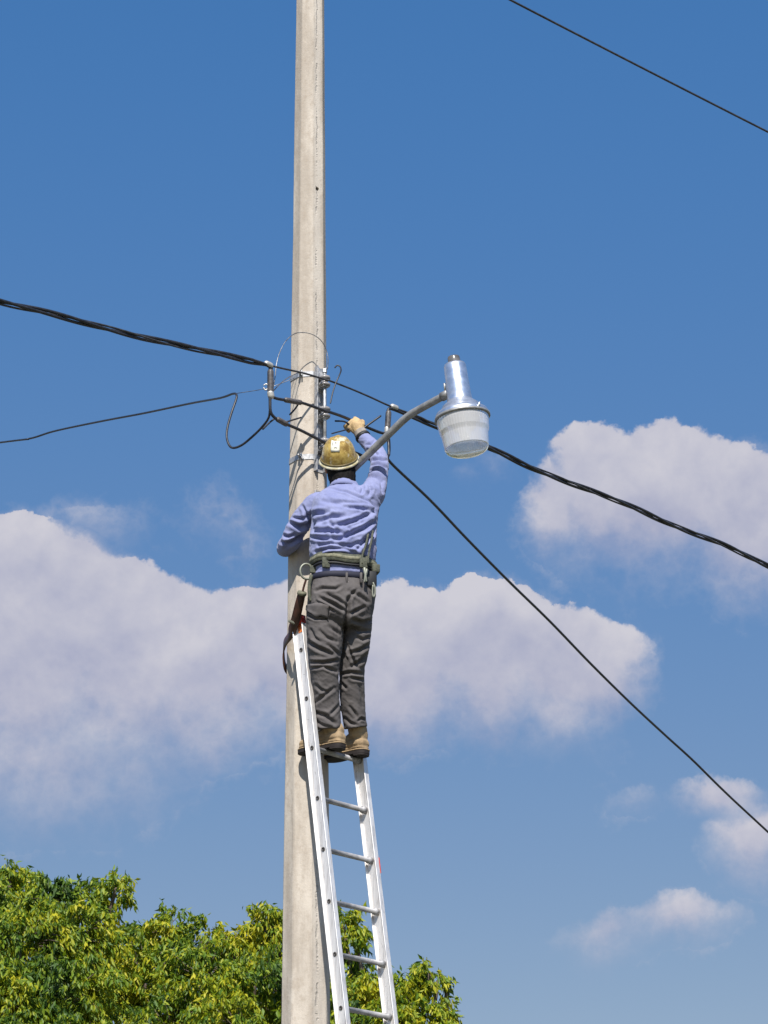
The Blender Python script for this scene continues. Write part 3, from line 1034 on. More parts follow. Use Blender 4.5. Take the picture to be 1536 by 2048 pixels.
# collar: a folded band lying round the neck
cc = at(687, 971, 14.698)
cv, cf = [], []
NCL = 36
for (hr, hz_, out) in ((0.0, 0.012, 0.060), (0.0, 0.022, 0.064), (0.0, 0.018, 0.070), (0.0, 0.000, 0.080), (0.0, -0.020, 0.092), (0.0, -0.022, 0.086), (0.0, 0.000, 0.068)):
    for k in range(NCL):
        w = 2 * math.pi * k / NCL
        wob = 1 + 0.04 * math.sin(3 * w + 1)
        cv.append(cc + rdir * math.cos(w) * out * 1.05 * wob + fdir * math.sin(w) * out * wob + ZUP * (hz_ + 0.008 * math.cos(w) + 0.006 * math.sin(2 * w)))
for i in range(6):
    for k in range(NCL):
        k2 = (k + 1) % NCL
        cf.append((i * NCL + k, i * NCL + k2, (i + 1) * NCL + k2, (i + 1) * NCL + k))
obj('collar', (cv, cf), 'shirt', shirt)

# trousers
hips = loft([sec(687, 1157, 14.62, 0.176, 0.127), sec(686, 1166, 14.62, 0.180, 0.131), sec(684, 1190, 14.615, 0.188, 0.143), sec(681, 1218, 14.615, 0.184, 0.142), sec(680, 1243, 14.62, 0.165, 0.125), sec(681, 1256, 14.62, 0.12, 0.09)], 6, 44)
hem_z = 1466
lgL = limb([at(649, 1215, 14.61), at(650, 1250, 14.605), at(650, 1290, 14.605), at(650, 1340, 14.625), at(654, 1400, 14.665), at(657, 1440, 14.69), at(657, hem_z - 8, 14.70)], [0.100, 0.104, 0.096, 0.080, 0.068, 0.069, 0.074], 8, 28, False)
lgR = limb([at(714, 1215, 14.66), at(715, 1250, 14.67), at(712, 1290, 14.68), at(704, 1340, 14.72), at(705, 1400, 14.77), at(709, 1440, 14.80), at(711, hem_z - 10, 14.81)], [0.088, 0.080, 0.077, 0.070, 0.069, 0.064, 0.067], 8, 28, False)
tr_me = fuse([hips, lgL, lgR], 0.005, 4)
TF = [
    ([(696, 1196), (696, 1219), (691, 1245), (687, 1262)], 3.6, 16), ([(641, 1196), (665, 1207), (691, 1222)], 3.4, 11), ([(655, 1190), (676, 1199), (693, 1214)], 3.2, 9), ([(632, 1182), (645, 1176), (672, 1178), (682, 1172)], 3, 8),
    ([(700, 1182), (716, 1190), (735, 1204)], 3.6, 8), ([(698, 1200), (704, 1188), (714, 1180)], 3, 7), ([(634, 1203), (650, 1212), (668, 1222)], 2.6, 6),
    ([(608, 1224), (616, 1231), (630, 1238), (652, 1238)], 2.0, 9), ([(652, 1238), (655, 1230), (658, 1221)], 1.8, 7), ([(616, 1284), (637, 1297), (664, 1308)], 4, 12), ([(620, 1325), (647, 1326), (674, 1321)], 3.4, 11),
    ([(622, 1336), (647, 1333), (672, 1343)], 3, 8), ([(658, 1252), (678, 1268)], 3.4, 8), ([(640, 1262), (652, 1274), (672, 1284)], 3.2, 7), ([(622, 1260), (628, 1275), (640, 1284)], 3, 7), ([(655, 1290), (668, 1300), (678, 1310)], 2.8, 7),
    ([(705, 1239), (725, 1245), (744, 1240)], 3.4, 11), ([(702, 1252), (718, 1262), (738, 1262)], 3.2, 9), ([(698, 1228), (712, 1222), (728, 1214)], 3.4, 9), ([(700, 1306), (719, 1301), (738, 1290)], 3.6, 11), ([(704, 1333), (723, 1321), (734, 1308)], 3.6, 11),
    ([(694, 1290), (702, 1312), (714, 1334)], 3, 8), ([(680, 1349), (702, 1344), (722, 1348)], 3, 9), ([(704, 1356), (726, 1360)], 2.8, 8), ([(682, 1366), (692, 1376)], 3, 7), ([(715, 1275), (726, 1280), (738, 1275)], 3, 7),
    ([(630, 1425), (650, 1431), (670, 1447)], 3.6, 11), ([(632, 1404), (650, 1390), (668, 1376)], 3.4, 7), ([(636, 1445), (648, 1452), (664, 1456)], 3, 8), ([(660, 1430), (670, 1420), (678, 1410)], 3, 6), ([(632, 1370), (642, 1380), (656, 1384)], 3, 5),
    ([(700, 1414), (708, 1424), (714, 1434)], 3, 7), ([(716, 1442), (722, 1437), (730, 1440)], 2.4, 7), ([(690, 1436), (700, 1446), (714, 1450)], 3, 6), ([(718, 1372), (724, 1392), (726, 1412)], 3, 4),
]
sculpt(tr_me, TF, 0.005, (7, 7, 10), 1.5, 3.0)
trousers = link('trousers', tr_me, 'trouser', person)
# waist belt of the trousers and its loops
def ring_band(secs_px, Y, hw, hd, zh, off, wave=0.0, seg=64, tilt=0.0, thick=0.003):
    px, py = secs_px
    c0 = at(px, py, Y)
    V_, F_ = [], []
    for (o_, dz_) in ((0, -zh), (off, -zh), (off + thick, -zh * 0.92), (off + thick, zh * 0.92), (off, zh), (0, zh)):
        for k in range(seg):
            w = 2 * math.pi * k / seg
            cw, sw = math.cos(w), math.sin(w)
            e = 2 / 2.3
            zz = dz_ + wave * (math.sin(5 * w + 0.6) * 0.6 + math.sin(9 * w) * 0.4) + tilt * cw
            V_.append(c0 + rdir * math.copysign(abs(cw) ** e, cw) * (hw + o_) + fdir * math.copysign(abs(sw) ** e, sw) * (hd + o_) + ZUP * zz)
    for i in range(6):
        for k in range(seg):
            k2 = (k + 1) % seg
            j = (i + 1) % 6
            F_.append((i * seg + k, i * seg + k2, j * seg + k2, j * seg + k))
    return V_, F_


obj('trouser_belt', ring_band((686, 1163), 14.62, 0.178, 0.129, 0.017, 0.004), 'navy', trousers)
for px_ in (655, 693, 722):
    b_ = at(px_, 1156, 14.487 + 0.0002 * abs(px_ - 690))
    obj('belt_loop', bevelled(boxf(b_, rdir * 0.006, fdir * 0.010, ZUP * 0.030), 0.002, 1), 'trouser', trousers)
# cargo pocket flap: a slab of cloth laid on the left thigh
fl_px = [(609, 1212), (625, 1206), (642, 1206), (659, 1210), (658, 1222), (654, 1237), (640, 1238), (628, 1236), (616, 1230), (608, 1223)]
Vt, Nt = get_vn(tr_me)
tpx, tpy = proj(Vt)
tfront = ((Vt - CAM) * Nt).sum(1) < 0


def onto(px, py, lift):
    d = np.hypot(tpx - px, tpy - py) + np.where(tfront, 0, 1e4)
    i = np.argsort(d)[:5]
    return Vt[i].mean(0) + unit(Nt[i].mean(0)) * lift


grid, gf = [], []
NU, NV = 9, 5
for j in range(NV):
    for i in range(NU):
        u, v = i / (NU - 1), j / (NV - 1)
        px_ = 614 + 44 * u - 3 * v * (u - 0.4)
        py_ = 1211 - 5 * math.sin(u * 3.1) + (12 + 16 * min(1, u * 2.2) + 2 * math.sin(u * 6)) * v
        grid.append(onto(px_, py_, 0.001 + 0.007 * v))
for j in range(NV - 1):
    for i in range(NU - 1):
        a = j * NU + i
        gf.append((a, a + 1, a + NU + 1, a + NU))
pf = obj('pocket_flap', (grid, gf), 'trouser', trousers)
so = pf.modifiers.new('t', 'SOLIDIFY')
so.thickness, so.offset = 0.006, -1

# boots


def boot(arch, d, ank, name='boot'):
    d = unit(d)
    s = np.cross(ZUP, d)
    def S_(x, hw, h): return (arch + d * x + ZUP * (0.018 + h / 2), s * hw, ZUP * h / 2)
    foot = loft([S_(-0.098, 0.018, 0.05), S_(-0.092, 0.034, 0.075), S_(-0.06, 0.042, 0.10), S_(-0.01, 0.042, 0.115), S_(0.05, 0.045, 0.098), S_(0.10, 0.051, 0.075), S_(0.15, 0.051, 0.066), S_(0.18, 0.040, 0.056), S_(0.196, 0.018, 0.035)], 5, 30, 2.6)
    a0 = arch - d * 0.045 + ZUP * 0.10
    shaft_ = limb([arch - d * 0.05 + ZUP * 0.065, a0, (a0 + ank) / 2 + ZUP * 0.02, ank + ZUP * 0.05], [0.046, 0.050, 0.052, 0.055], 6, 26)
    me = fuse([foot, shaft_], 0.006, 5)
    V_, N_ = get_vn(me)
    nz = np.array([mnoise.fractal(Vector((v * 14)), 0.6, 2.0, 3) for v in V_])
    h = (V_ - arch)[:, 2]
    crease = -0.004 * np.exp(-((h - 0.085) / 0.008) ** 2) - 0.0035 * np.exp(-((h - 0.045) / 0.006) ** 2)
    set_v(me, V_ + N_ * (nz * 0.0035 + crease)[:, None])
    up = link(name, me, 'boot', person)
    # sole with heel
    out = [(-0.104, 0.0), (-0.10, 0.024), (-0.08, 0.040), (-0.04, 0.044), (0.02, 0.042), (0.08, 0.051), (0.13, 0.056), (0.17, 0.048), (0.195, 0.028), (0.204, 0.0)]
    loop = out + [(x, -y) for x, y in out[-2:0:-1]]
    q = spline([list(p) for p in loop + loop[:1]], 3)[:-1]
    n_ = len(q)
    V2 = [arch + d * x + s * y + ZUP * 0.001 for x, y in q] + [arch + d * x * 1.0 + s * y + ZUP * 0.020 for x, y in q]
    F2 = [(k, (k + 1) % n_, n_ + (k + 1) % n_, n_ + k) for k in range(n_)] + [tuple(range(n_))[::-1], tuple(range(n_, 2 * n_))]
    obj('sole', (V2, F2), 'sole', up, False)
    hv = [p for p in q if p[0] < -0.03]
    hv = sorted(hv, key=lambda p: math.atan2(p[1], p[0] + 0.055))
    n_ = len(hv)
    V3 = [arch + d * x * 0.98 + s * y * 0.98 + ZUP * (-0.009) for x, y in hv] + [arch + d * x * 0.99 + s * y * 0.99 + ZUP * 0.003 for x, y in hv]
    F3 = [(k, (k + 1) % n_, n_ + (k + 1) % n_, n_ + k) for k in range(n_)] + [tuple(range(n_))[::-1], tuple(range(n_, 2 * n_))]
    obj('heel', (V3, F3), 'sole', up, False)
    # rand stitching the upper to the sole
    obj('welt', tube(np.vstack([[arch + d * x * 0.985 + s * y * 0.985 + ZUP * 0.023 for x, y in q], [arch + d * q[0][0] * 0.985 + s * q[0][1] * 0.985 + ZUP * 0.023]]), 0.004, 6), 'boot', up)
    return up


ankL, ankR = at(657, 1455, 14.70), at(711, 1455, 14.81)
archL = rung_c + lr * 0.128
archR = rung_c + lr * 0.318
boot(archL, [-0.80, 0.60, 0], ankL)
boot(archR, [-0.78, 0.62, 0], ankR)

# body (one skin-coloured figure inside the clothes): head, neck, trunk, arms, legs
hf = unit([0.08, 0.99, 0])
TB = R(43)                             # head tipped back, looking up at the work
hu = unit(ZUP * math.cos(TB) - hf * math.sin(TB))
hfw = unit(hf * math.cos(TB) + ZUP * math.sin(TB))
hs = np.cross(hfw, hu)                 # his right
HB = at(678, 917, 14.705)              # centre of the helmet's brim plane
hc_ = HB - hu * 0.035
head = [ellipsoid(hc_ + hfw * 0.004, hs * 0.074, hfw * 0.094, hu * 0.10, 28, 20),
        ellipsoid(hc_ + hfw * 0.035 - hu * 0.075, hs * 0.054, hfw * 0.056, hu * 0.058, 20, 14),
        limb([hc_ + hfw * 0.088 - hu * 0.005, hc_ + hfw * 0.104 - hu * 0.035, hc_ + hfw * 0.100 - hu * 0.045], [0.010, 0.014, 0.013], 4, 12),
        ellipsoid(hc_ + hfw * 0.082 - hu * 0.075, hs * 0.024, hfw * 0.012, hu * 0.010, 14, 10)]
for s in (-1, 1):
    head.append(ellipsoid(hc_ + hs * s * 0.076 - hu * 0.025 - hfw * 0.008, hs * 0.009, hfw * 0.018, hu * 0.031, 12, 10))
    head.append(ellipsoid(hc_ + hs * s * 0.031 + hfw * 0.078 - hu * 0.012, hs * 0.014, hfw * 0.011, hu * 0.010, 10, 8))
neck = limb([hc_ - hu * 0.05 - hfw * 0.01, at(686, 952, 14.705), at(688, 975, 14.69)], [0.056, 0.056, 0.062], 6)
trunk = loft([sec(687, 1215, 14.62, 0.15, 0.10), sec(687, 1160, 14.62, 0.145, 0.10), sec(686, 1090, 14.63, 0.125, 0.09), sec(690, 1020, 14.665, 0.13, 0.08), sec(690, 990, 14.685, 0.10, 0.06), sec(688, 972, 14.70, 0.06, 0.06)], 4, 30)
armR = limb([at(735, 995, 14.68), at(753, 965, 14.735), at(758, 924, 14.835), at(742, 892, 14.925), at(722, 868, 14.98)], [0.04, 0.036, 0.034, 0.032, 0.029], 6, 20)
armL = limb([at(640, 1012, 14.70), at(592, 1060, 14.79), at(577, 1085, 14.845), at(566, 1096, 14.935), at(569, 1099, 15.06), at(590, 1096, 15.16)], [0.028, 0.020, 0.024, 0.026, 0.026, 0.025], 6, 20)
legs_ = [limb([at(652, 1215, 14.62), at(650, 1340, 14.63), ankL], [0.06, 0.038, 0.026], 6, 20), limb([at(714, 1215, 14.66), at(704, 1340, 14.72), ankR], [0.05, 0.032, 0.026], 6, 20)]
body = link('body', fuse(head + [neck, trunk, armR, armL] + legs_, 0.006, 4), 'skin', person)
for s in (-1, 1):
    obj('eye', ellipsoid(hc_ + hs * s * 0.031 + hfw * 0.084 - hu * 0.012, hs * 0.011, hfw * 0.008, hu * 0.007, 12, 8), 'clip', body)
# hair: short black cap, carried on over the neck to the collar
hair_parts = [ellipsoid(hc_ - hfw * 0.012 + hu * 0.004, hs * 0.080, hfw * 0.090, hu * 0.102, 26, 18), ellipsoid(hc_ - hfw * 0.035 - hu * 0.050, hs * 0.070, hfw * 0.046, hu * 0.055, 22, 14),
              loft([sec(680, 926, 14.715, 0.076, 0.070), sec(682, 940, 14.71, 0.081, 0.078), sec(684, 954, 14.705, 0.076, 0.078), sec(686, 972, 14.70, 0.068, 0.074)], 5, 26)]
hme = fuse(hair_parts, 0.006, 4)
V_, N_ = get_vn(hme)
nz = np.array([mnoise.fractal(Vector((v[0] * 60, v[1] * 60, v[2] * 22)), 0.6, 2.0, 3) for v in V_])
set_v(hme, V_ + N_ * (nz * 0.004)[:, None])
link('hair', hme, 'hair', person)

# hard hat
hat = []
hx, hy, hh_ = 0.098, 0.118, 0.128
NS, NR = 64, 22
hv_, hf_ = [], []
for j in range(NR):
    ph = (math.pi / 2) * j / (NR - 1)
    for k in range(NS):
        w = 2 * math.pi * k / NS
        rr_ = math.cos(ph) ** 0.82
        ridge = 0.006 * math.exp(-((math.cos(w) * math.cos(ph) * hx) / 0.012) ** 2) * (0.25 + 0.75 * math.sin(ph))
        for sgn in (-1, 1):
            ridge += 0.004 * math.exp(-(((math.cos(w) * rr_ * hx) - sgn * 0.045) / 0.009) ** 2) * math.sin(ph) ** 0.5
        p = HB + hs * math.cos(w) * hx * rr_ + hfw * math.sin(w) * hy * rr_ + hu * (hh_ * math.sin(ph) + ridge)
        hv_.append(p)
for j in range(NR - 1):
    for k in range(NS):
        k2 = (k + 1) % NS
        hf_.append((j * NS + k, j * NS + k2, (j + 1) * NS + k2, (j + 1) * NS + k))
helm = obj('hard_hat', (hv_, hf_), 'helmet', person)
helm['label'] = 'scratched gold hard hat with a white sticker on its crown'
rv, rf = [], []
prof = [(1.0, 0.0, 0.004), (1.0, 0.004, 0.0), (1.0, 0.012, -0.006), (1.0, 0.017, -0.011), (1.0, 0.016, -0.017), (1.0, 0.010, -0.016), (1.0, -0.004, -0.008)]
for (q, out, dzz) in prof:
    for k in range(NS):
        w = 2 * math.pi * k / NS
        extra = 1.0 + 1.6 * max(0, math.sin(w)) ** 2
        d_ = hs * math.cos(w) * (hx + out * extra) + hfw * math.sin(w) * (hy + out * extra)
        rv.append(HB + d_ + hu * dzz)
for i in range(len(prof)):
    for k in range(NS):
        k2 = (k + 1) % NS
        j = (i + 1) % len(prof)
        rf.append((i * NS + k, i * NS + k2, j * NS + k2, j * NS + k))
brim_o = obj('brim', (rv, rf), 'rim', helm)
gp = [HB + hs * math.cos(w) * (hx + 0.0045) + hfw * math.sin(w) * (hy + 0.0045) + hu * 0.003 for w in np.linspace(0, 2 * math.pi, 65)]
obj('brim_groove_shade', tube(gp, 0.0055, 8), 'hat_groove', helm)  # dark ring added as the shade between shell and brim


def on_hat(a, ph, lift):
    """a: angle round the hat, 0 = straight back; ph: height angle."""
    w = -math.pi / 2 + a
    rr_ = math.cos(ph) ** 0.82
    return HB + hs * math.cos(w) * (hx + lift) * rr_ + hfw * math.sin(w) * (hy + lift) * rr_ + hu * ((hh_ + lift) * math.sin(ph) + 0.0045)


sv, sf = [], []
for j in range(7):
    for i in range(7):
        u, v = (i / 6 - 0.5), j / 6
        ph = R(36 + 34 * v)
        sv.append(on_hat((u * 0.052 - 0.010) / (hx * math.cos(ph) ** 0.82), ph, 0.002))
for j in range(6):
    for i in range(6):
        a = j * 7 + i
        sf.append((a, a + 1, a + 8, a + 7))
st = obj('sticker', (sv, sf), 'sticker', helm)
st.modifiers.new('t', 'SOLIDIFY').thickness = 0.0012


def mark(pts):
    return tube([on_hat((a - 0.016) / (hx * math.cos(R(ph)) ** 0.82), R(ph), 0.0045) for a, ph in pts], 0.0012, 5)


obj('sticker_print', merge(mark([(-0.004, 64), (-0.009, 63), (-0.009, 60), (-0.004, 59), (-0.004, 56), (-0.010, 55)]), mark([(0.004, 64), (0.016, 64)]), mark([(0.007, 60), (0.012, 61), (0.016, 59)]), mark([(0.002, 47), (0.009, 49), (0.016, 47)])), 'photocell', st)


# gloves
def glove(wrist, palm_c, knuck, fdirs, side, thumb_dir, curl_axis, name, cuff_to):
    parts = []
    pd = unit(knuck - wrist)
    parts.append(limb([wrist, (wrist + palm_c) / 2, palm_c], [0.034, 0.036, 0.036], 5, 18))
    nrm = unit(np.cross(side, pd))
    if nrm @ curl_axis < 0:
        nrm = -nrm
    parts.append(loft([(wrist, side * 0.032, nrm * 0.026), (palm_c, side * 0.046, nrm * 0.024), (knuck, side * 0.048, nrm * 0.020), (knuck + pd * 0.008, side * 0.040, nrm * 0.014)], 5, 24))
    for i, (off, ln_) in enumerate(((-0.037, 0.92), (-0.0125, 1.0), (0.0125, 0.98), (0.037, 0.80))):
        b = knuck + side * off - pd * 0.010
        p = [b]
        dirn = pd
        for (l_, bend) in ((0.040, 38), (0.030, 75), (0.024, 60)):
            c_, s_ = math.cos(R(bend)), math.sin(R(bend))
            nd = unit(dirn * c_ + nrm * s_)
            nrm_i = unit(-dirn * s_ + nrm * c_)
            p.append(p[-1] + nd * l_ * ln_)
            dirn = nd
            nrm, keep = nrm, nrm_i
            nrm = nrm_i
        nrm = unit(np.cross(side, pd))
        if nrm @ curl_axis < 0:
            nrm = -nrm
        parts.append(limb(p, [0.0122, 0.0122, 0.0115, 0.0100], 4, 12))
    tb = wrist + (palm_c - wrist) * 0.7 + side * thumb_dir * 0.034
    parts.append(limb([tb, tb + pd * 0.028 + side * thumb_dir * 0.016 + nrm * 0.018, tb + pd * 0.046 + side * thumb_dir * 0.004 + nrm * 0.045], [0.016, 0.0145, 0.0115], 4, 12))
    g_ = link(name, fuse(parts, 0.0030, 2), 'glove', person)
    wd_ = unit(wrist - palm_c)
    e = wrist + wd_ * cuff_to
    obj('cuff', tube(spline([wrist - wd_ * 0.012, wrist + wd_ * 0.004, e], 5), np.linspace(0.037, 0.041, 11), 22), 'cuff', g_)
    obj('wrist_band', lathe(e, wd_, [(0.034, -0.002), (0.043, -0.004), (0.046, 0.006), (0.045, 0.017), (0.038, 0.020), (0.034, 0.019)], 24), 'black', g_)
    return g_


wr = at(721, 866, 14.975)
pc = at(713, 853, 14.985)
kn = at(702, 845, 14.995)
sdR = unit(np.cross(unit(kn - wr), np.array([0.25, 1.0, -0.2])))
glove(wr, pc, kn, None, sdR, -1, np.array([0.1, 1.0, -0.35]), 'glove', 0.022)
wl = at(592, 1095, 15.165)
pl = at(606, 1092, 15.17)
kl = at(622, 1090, 15.165)
glove(wl, pl, kl, None, unit(np.array([0, 0.2, 1.0])), 1, np.array([0, -1.0, 0]), 'glove', 0.02)

# safety belt
belt = obj('safety_belt', ring_band((687, 1131), 14.62, 0.180, 0.134, 0.025, 0.006, 0.005, 72, -0.012, 0.003), 'webbing', person)
obj('back_pad', ring_band((687, 1130), 14.62, 0.182, 0.136, 0.010, 0.0075, 0.005, 72, -0.012, 0.0015), 'pale_strap', belt)
obj('under_strap', ring_band((687, 1143), 14.62, 0.176, 0.130, 0.005, 0.006, 0.003, 72, -0.010, 0.003), 'black', belt)
for px_, m_ in ((652, 'webbing'), (727, 'webbing')):
    b_ = at(px_, 1122 + abs(px_ - 687) * 0.09, 14.463 + 0.0006 * abs(px_ - 687))
    obj('belt_keeper', bevelled(boxf(b_, rdir * 0.022, fdir * 0.008, ZUP * 0.030), 0.004, 2), m_, belt)
bk = at(750, 1139, 14.57)
obj('buckle_block', bevelled(boxf(bk, rdir * 0.022, fdir * 0.03, ZUP * 0.024), 0.005, 2), 'webbing', belt)
dr = at(613, 1143, 14.56)
rx_, rz_ = unit(np.array([0.95, 0.3, 0])), ZUP
ringp = [dr + rx_ * 0.036 * math.cos(w) + rz_ * 0.044 * math.sin(w) for w in np.linspace(0, 2 * math.pi, 33)]
obj('d_ring', tube(ringp, 0.0065, 8), 'steel', belt)
obj('d_ring_tab', bevelled(boxf(at(630, 1139, 14.55), rdir * 0.03, fdir * 0.006, ZUP * 0.022), 0.004, 2), 'webbing', belt)
obj('hanging_strap', tube(spline(yx([(623, 1150, 14.52), (619, 1170, 14.52), (619, 1192, 14.525), (622, 1202, 14.53)]), 5), 0.010, 8), 'webbing', belt)
for (x0, x1) in ((737, 724), (746, 736)):
    obj('harness_strap', tube(spline(yx([(x0, 1062, 14.535), (x0 - 4, 1085, 14.50), (x1 + 1, 1110, 14.485), (x1, 1128, 14.48)]), 6), 0.0062, 8), 'webbing', belt)
obj('tool_pouch', bevelled(boxf(at(741, 1160, 14.56), rdir * 0.030, fdir * 0.03, ZUP * 0.045), 0.008, 2), 'black', belt)
obj('pliers', merge(tube(yx([(729, 1138, 14.485), (731, 1150, 14.48), (729, 1163, 14.48)]), [0.011, 0.008, 0.006], 8, True), tube(yx([(733, 1140, 14.485), (731, 1152, 14.48), (733, 1162, 14.48)]), [0.009, 0.007, 0.005], 8, True)), 'steel', belt)
obj('snap_hook', tube(spline(yx([(746, 1165, 14.53), (750, 1175, 14.53), (750, 1188, 14.53), (747, 1194, 14.53), (745, 1184, 14.53), (746, 1170, 14.53)]), 4), 0.005, 8), 'steel', belt)

# lanyard round the pole
lan = thing('lanyard', 'red-brown leather safety strap hanging from the belt ring and looped round the pole', 'lanyard', at(603, 1190, 14.60))


def ribbon(pts, w, th, n=8, up=None):
    Pq = spline(pts, n)
    T = np.gradient(Pq, axis=0)
    V_, F_ = [], []
    for i, p in enumerate(Pq):
        tt_ = unit(T[i])
        c_ = np.array([pole_x(p[2]), PY, p[2]])
        nrm = p - c_
        nrm = unit(nrm - tt_ * (nrm @ tt_))
        sd = np.cross(tt_, nrm)
        ww = w if np.isscalar(w) else np.interp(i / (len(Pq) - 1), np.linspace(0, 1, len(w)), w)
        for a, b in ((-1, -1), (1, -1), (1, 1), (-1, 1)):
            V_.append(p + sd * a * ww + nrm * b * th)
    for i in range(len(Pq) - 1):
        for k in range(4):
            k2 = (k + 1) % 4
            F_.append((i * 4 + k, i * 4 + k2, i * 4 + 4 + k2, i * 4 + 4 + k))
    F_ += [(3, 2, 1, 0), tuple(range(len(V_) - 4, len(V_)))]
    return V_, F_


def rnd_pole(z, deg, out): return np.array([pole_x(z) + math.cos(R(deg)) * (pole_r(z) + out), PY - math.sin(R(deg)) * (pole_r(z) + out), z])


z1 = at(570, 1290, 14.95)[2]
z2 = at(575, 1330, 15.0)[2]
strap_pts = [at(603, 1189, 14.585), at(598, 1210, 14.615), at(590, 1243, 14.68), at(580, 1270, 14.77), rnd_pole(z1, 170, 0.016), rnd_pole(z2, 195, 0.012), rnd_pole(z2 - 0.015, 235, 0.010), rnd_pole(z2, 275, 0.010),
             rnd_pole(z1, 320, 0.014), at(668, 1240, 14.97), at(695, 1200, 14.84), at(725, 1165, 14.74)]
obj('strap', ribbon(strap_pts, [0.022, 0.024, 0.026, 0.028, 0.028, 0.026, 0.024, 0.024, 0.022, 0.022, 0.02, 0.02], 0.0035), 'leather', lan)
obj('thong', tube(spline([dr - rz_ * 0.040, at(608, 1172, 14.57), at(604, 1189, 14.585)], 5), 0.006, 8), 'leather', lan)
obj('ferrule', lathe(at(604, 1186, 14.584), unit(at(598, 1210, 14.615) - at(604, 1186, 14.584)), [(0.006, -0.010), (0.024, -0.009), (0.027, 0.0), (0.026, 0.012), (0.02, 0.014)], 16), 'pale_strap', lan)
obj('strap_buckle', bevelled(boxf(at(583, 1244, 14.68), np.array([0.016, 0.010, -0.004]), np.array([0.003, -0.006, 0]), ZUP * 0.007), 0.002, 1), 'steel', lan, False)

# ------------------------------------------------------------------ trees


def leaves(sprays, per, size, rg):
    """sprays: (k,2,3) start and tip of drooping twigs; returns leaf verts and tris."""
    k = len(sprays)
    a, b = sprays[:, 0], sprays[:, 1]
    u = rg.uniform(0.25, 1.05, (k, per))
    # quadratic droop towards the tip
    p = a[:, None] + (b - a)[:, None] * u[..., None]
    L = np.linalg.norm(b - a, axis=1)[:, None]
    p[..., 2] -= 0.32 * L * u ** 2.2
    p += rg.normal(0, 0.022, p.shape)
    p = p.reshape(-1, 3)
    n = len(p)
    d = np.repeat((b - a) / L, per, axis=0) * 0.40 + rg.normal(0, 0.42, (n, 3))
    d[:, 2] -= rg.uniform(0.45, 1.7, n)
    d /= np.linalg.norm(d, axis=1)[:, None]
    q = rg.normal(0, 1, (n, 3))
    s = np.cross(d, q)
    s /= np.linalg.norm(s, axis=1)[:, None] + 1e-9
    nn = np.cross(d, s)
    l_ = size * rg.uniform(0.65, 1.25, n)[:, None]
    w_ = l_ * rg.uniform(0.14, 0.21, n)[:, None]
    v0 = p
    v1 = p + d * l_ * 0.42 + s * w_ + nn * w_ * 0.35
    v2 = p + d * l_ - nn * l_ * 0.10
    v3 = p + d * l_ * 0.42 - s * w_ + nn * w_ * 0.35
    V_ = np.stack([v0, v1, v2, v3], 1).reshape(-1, 3)
    i = np.arange(n) * 4
    T_ = np.stack([i, i + 1, i + 2, i, i + 2, i + 3], 1).reshape(-1, 3)
    return V_, T_


def mesh_np(V_, T_):
    me = bpy.data.meshes.new('leaves')
    me.vertices.add(len(V_))
    me.vertices.foreach_set('co', V_.ravel())
    me.loops.add(T_.size)
    me.loops.foreach_set('vertex_index', T_.ravel().astype(np.int32))
    me.polygons.add(len(T_))
    me.polygons.foreach_set('loop_start', np.arange(0, T_.size, 3, dtype=np.int32))
    me.polygons.foreach_set('loop_total', np.full(len(T_), 3, np.int32))
    me.update()
    me.validate()
    return me


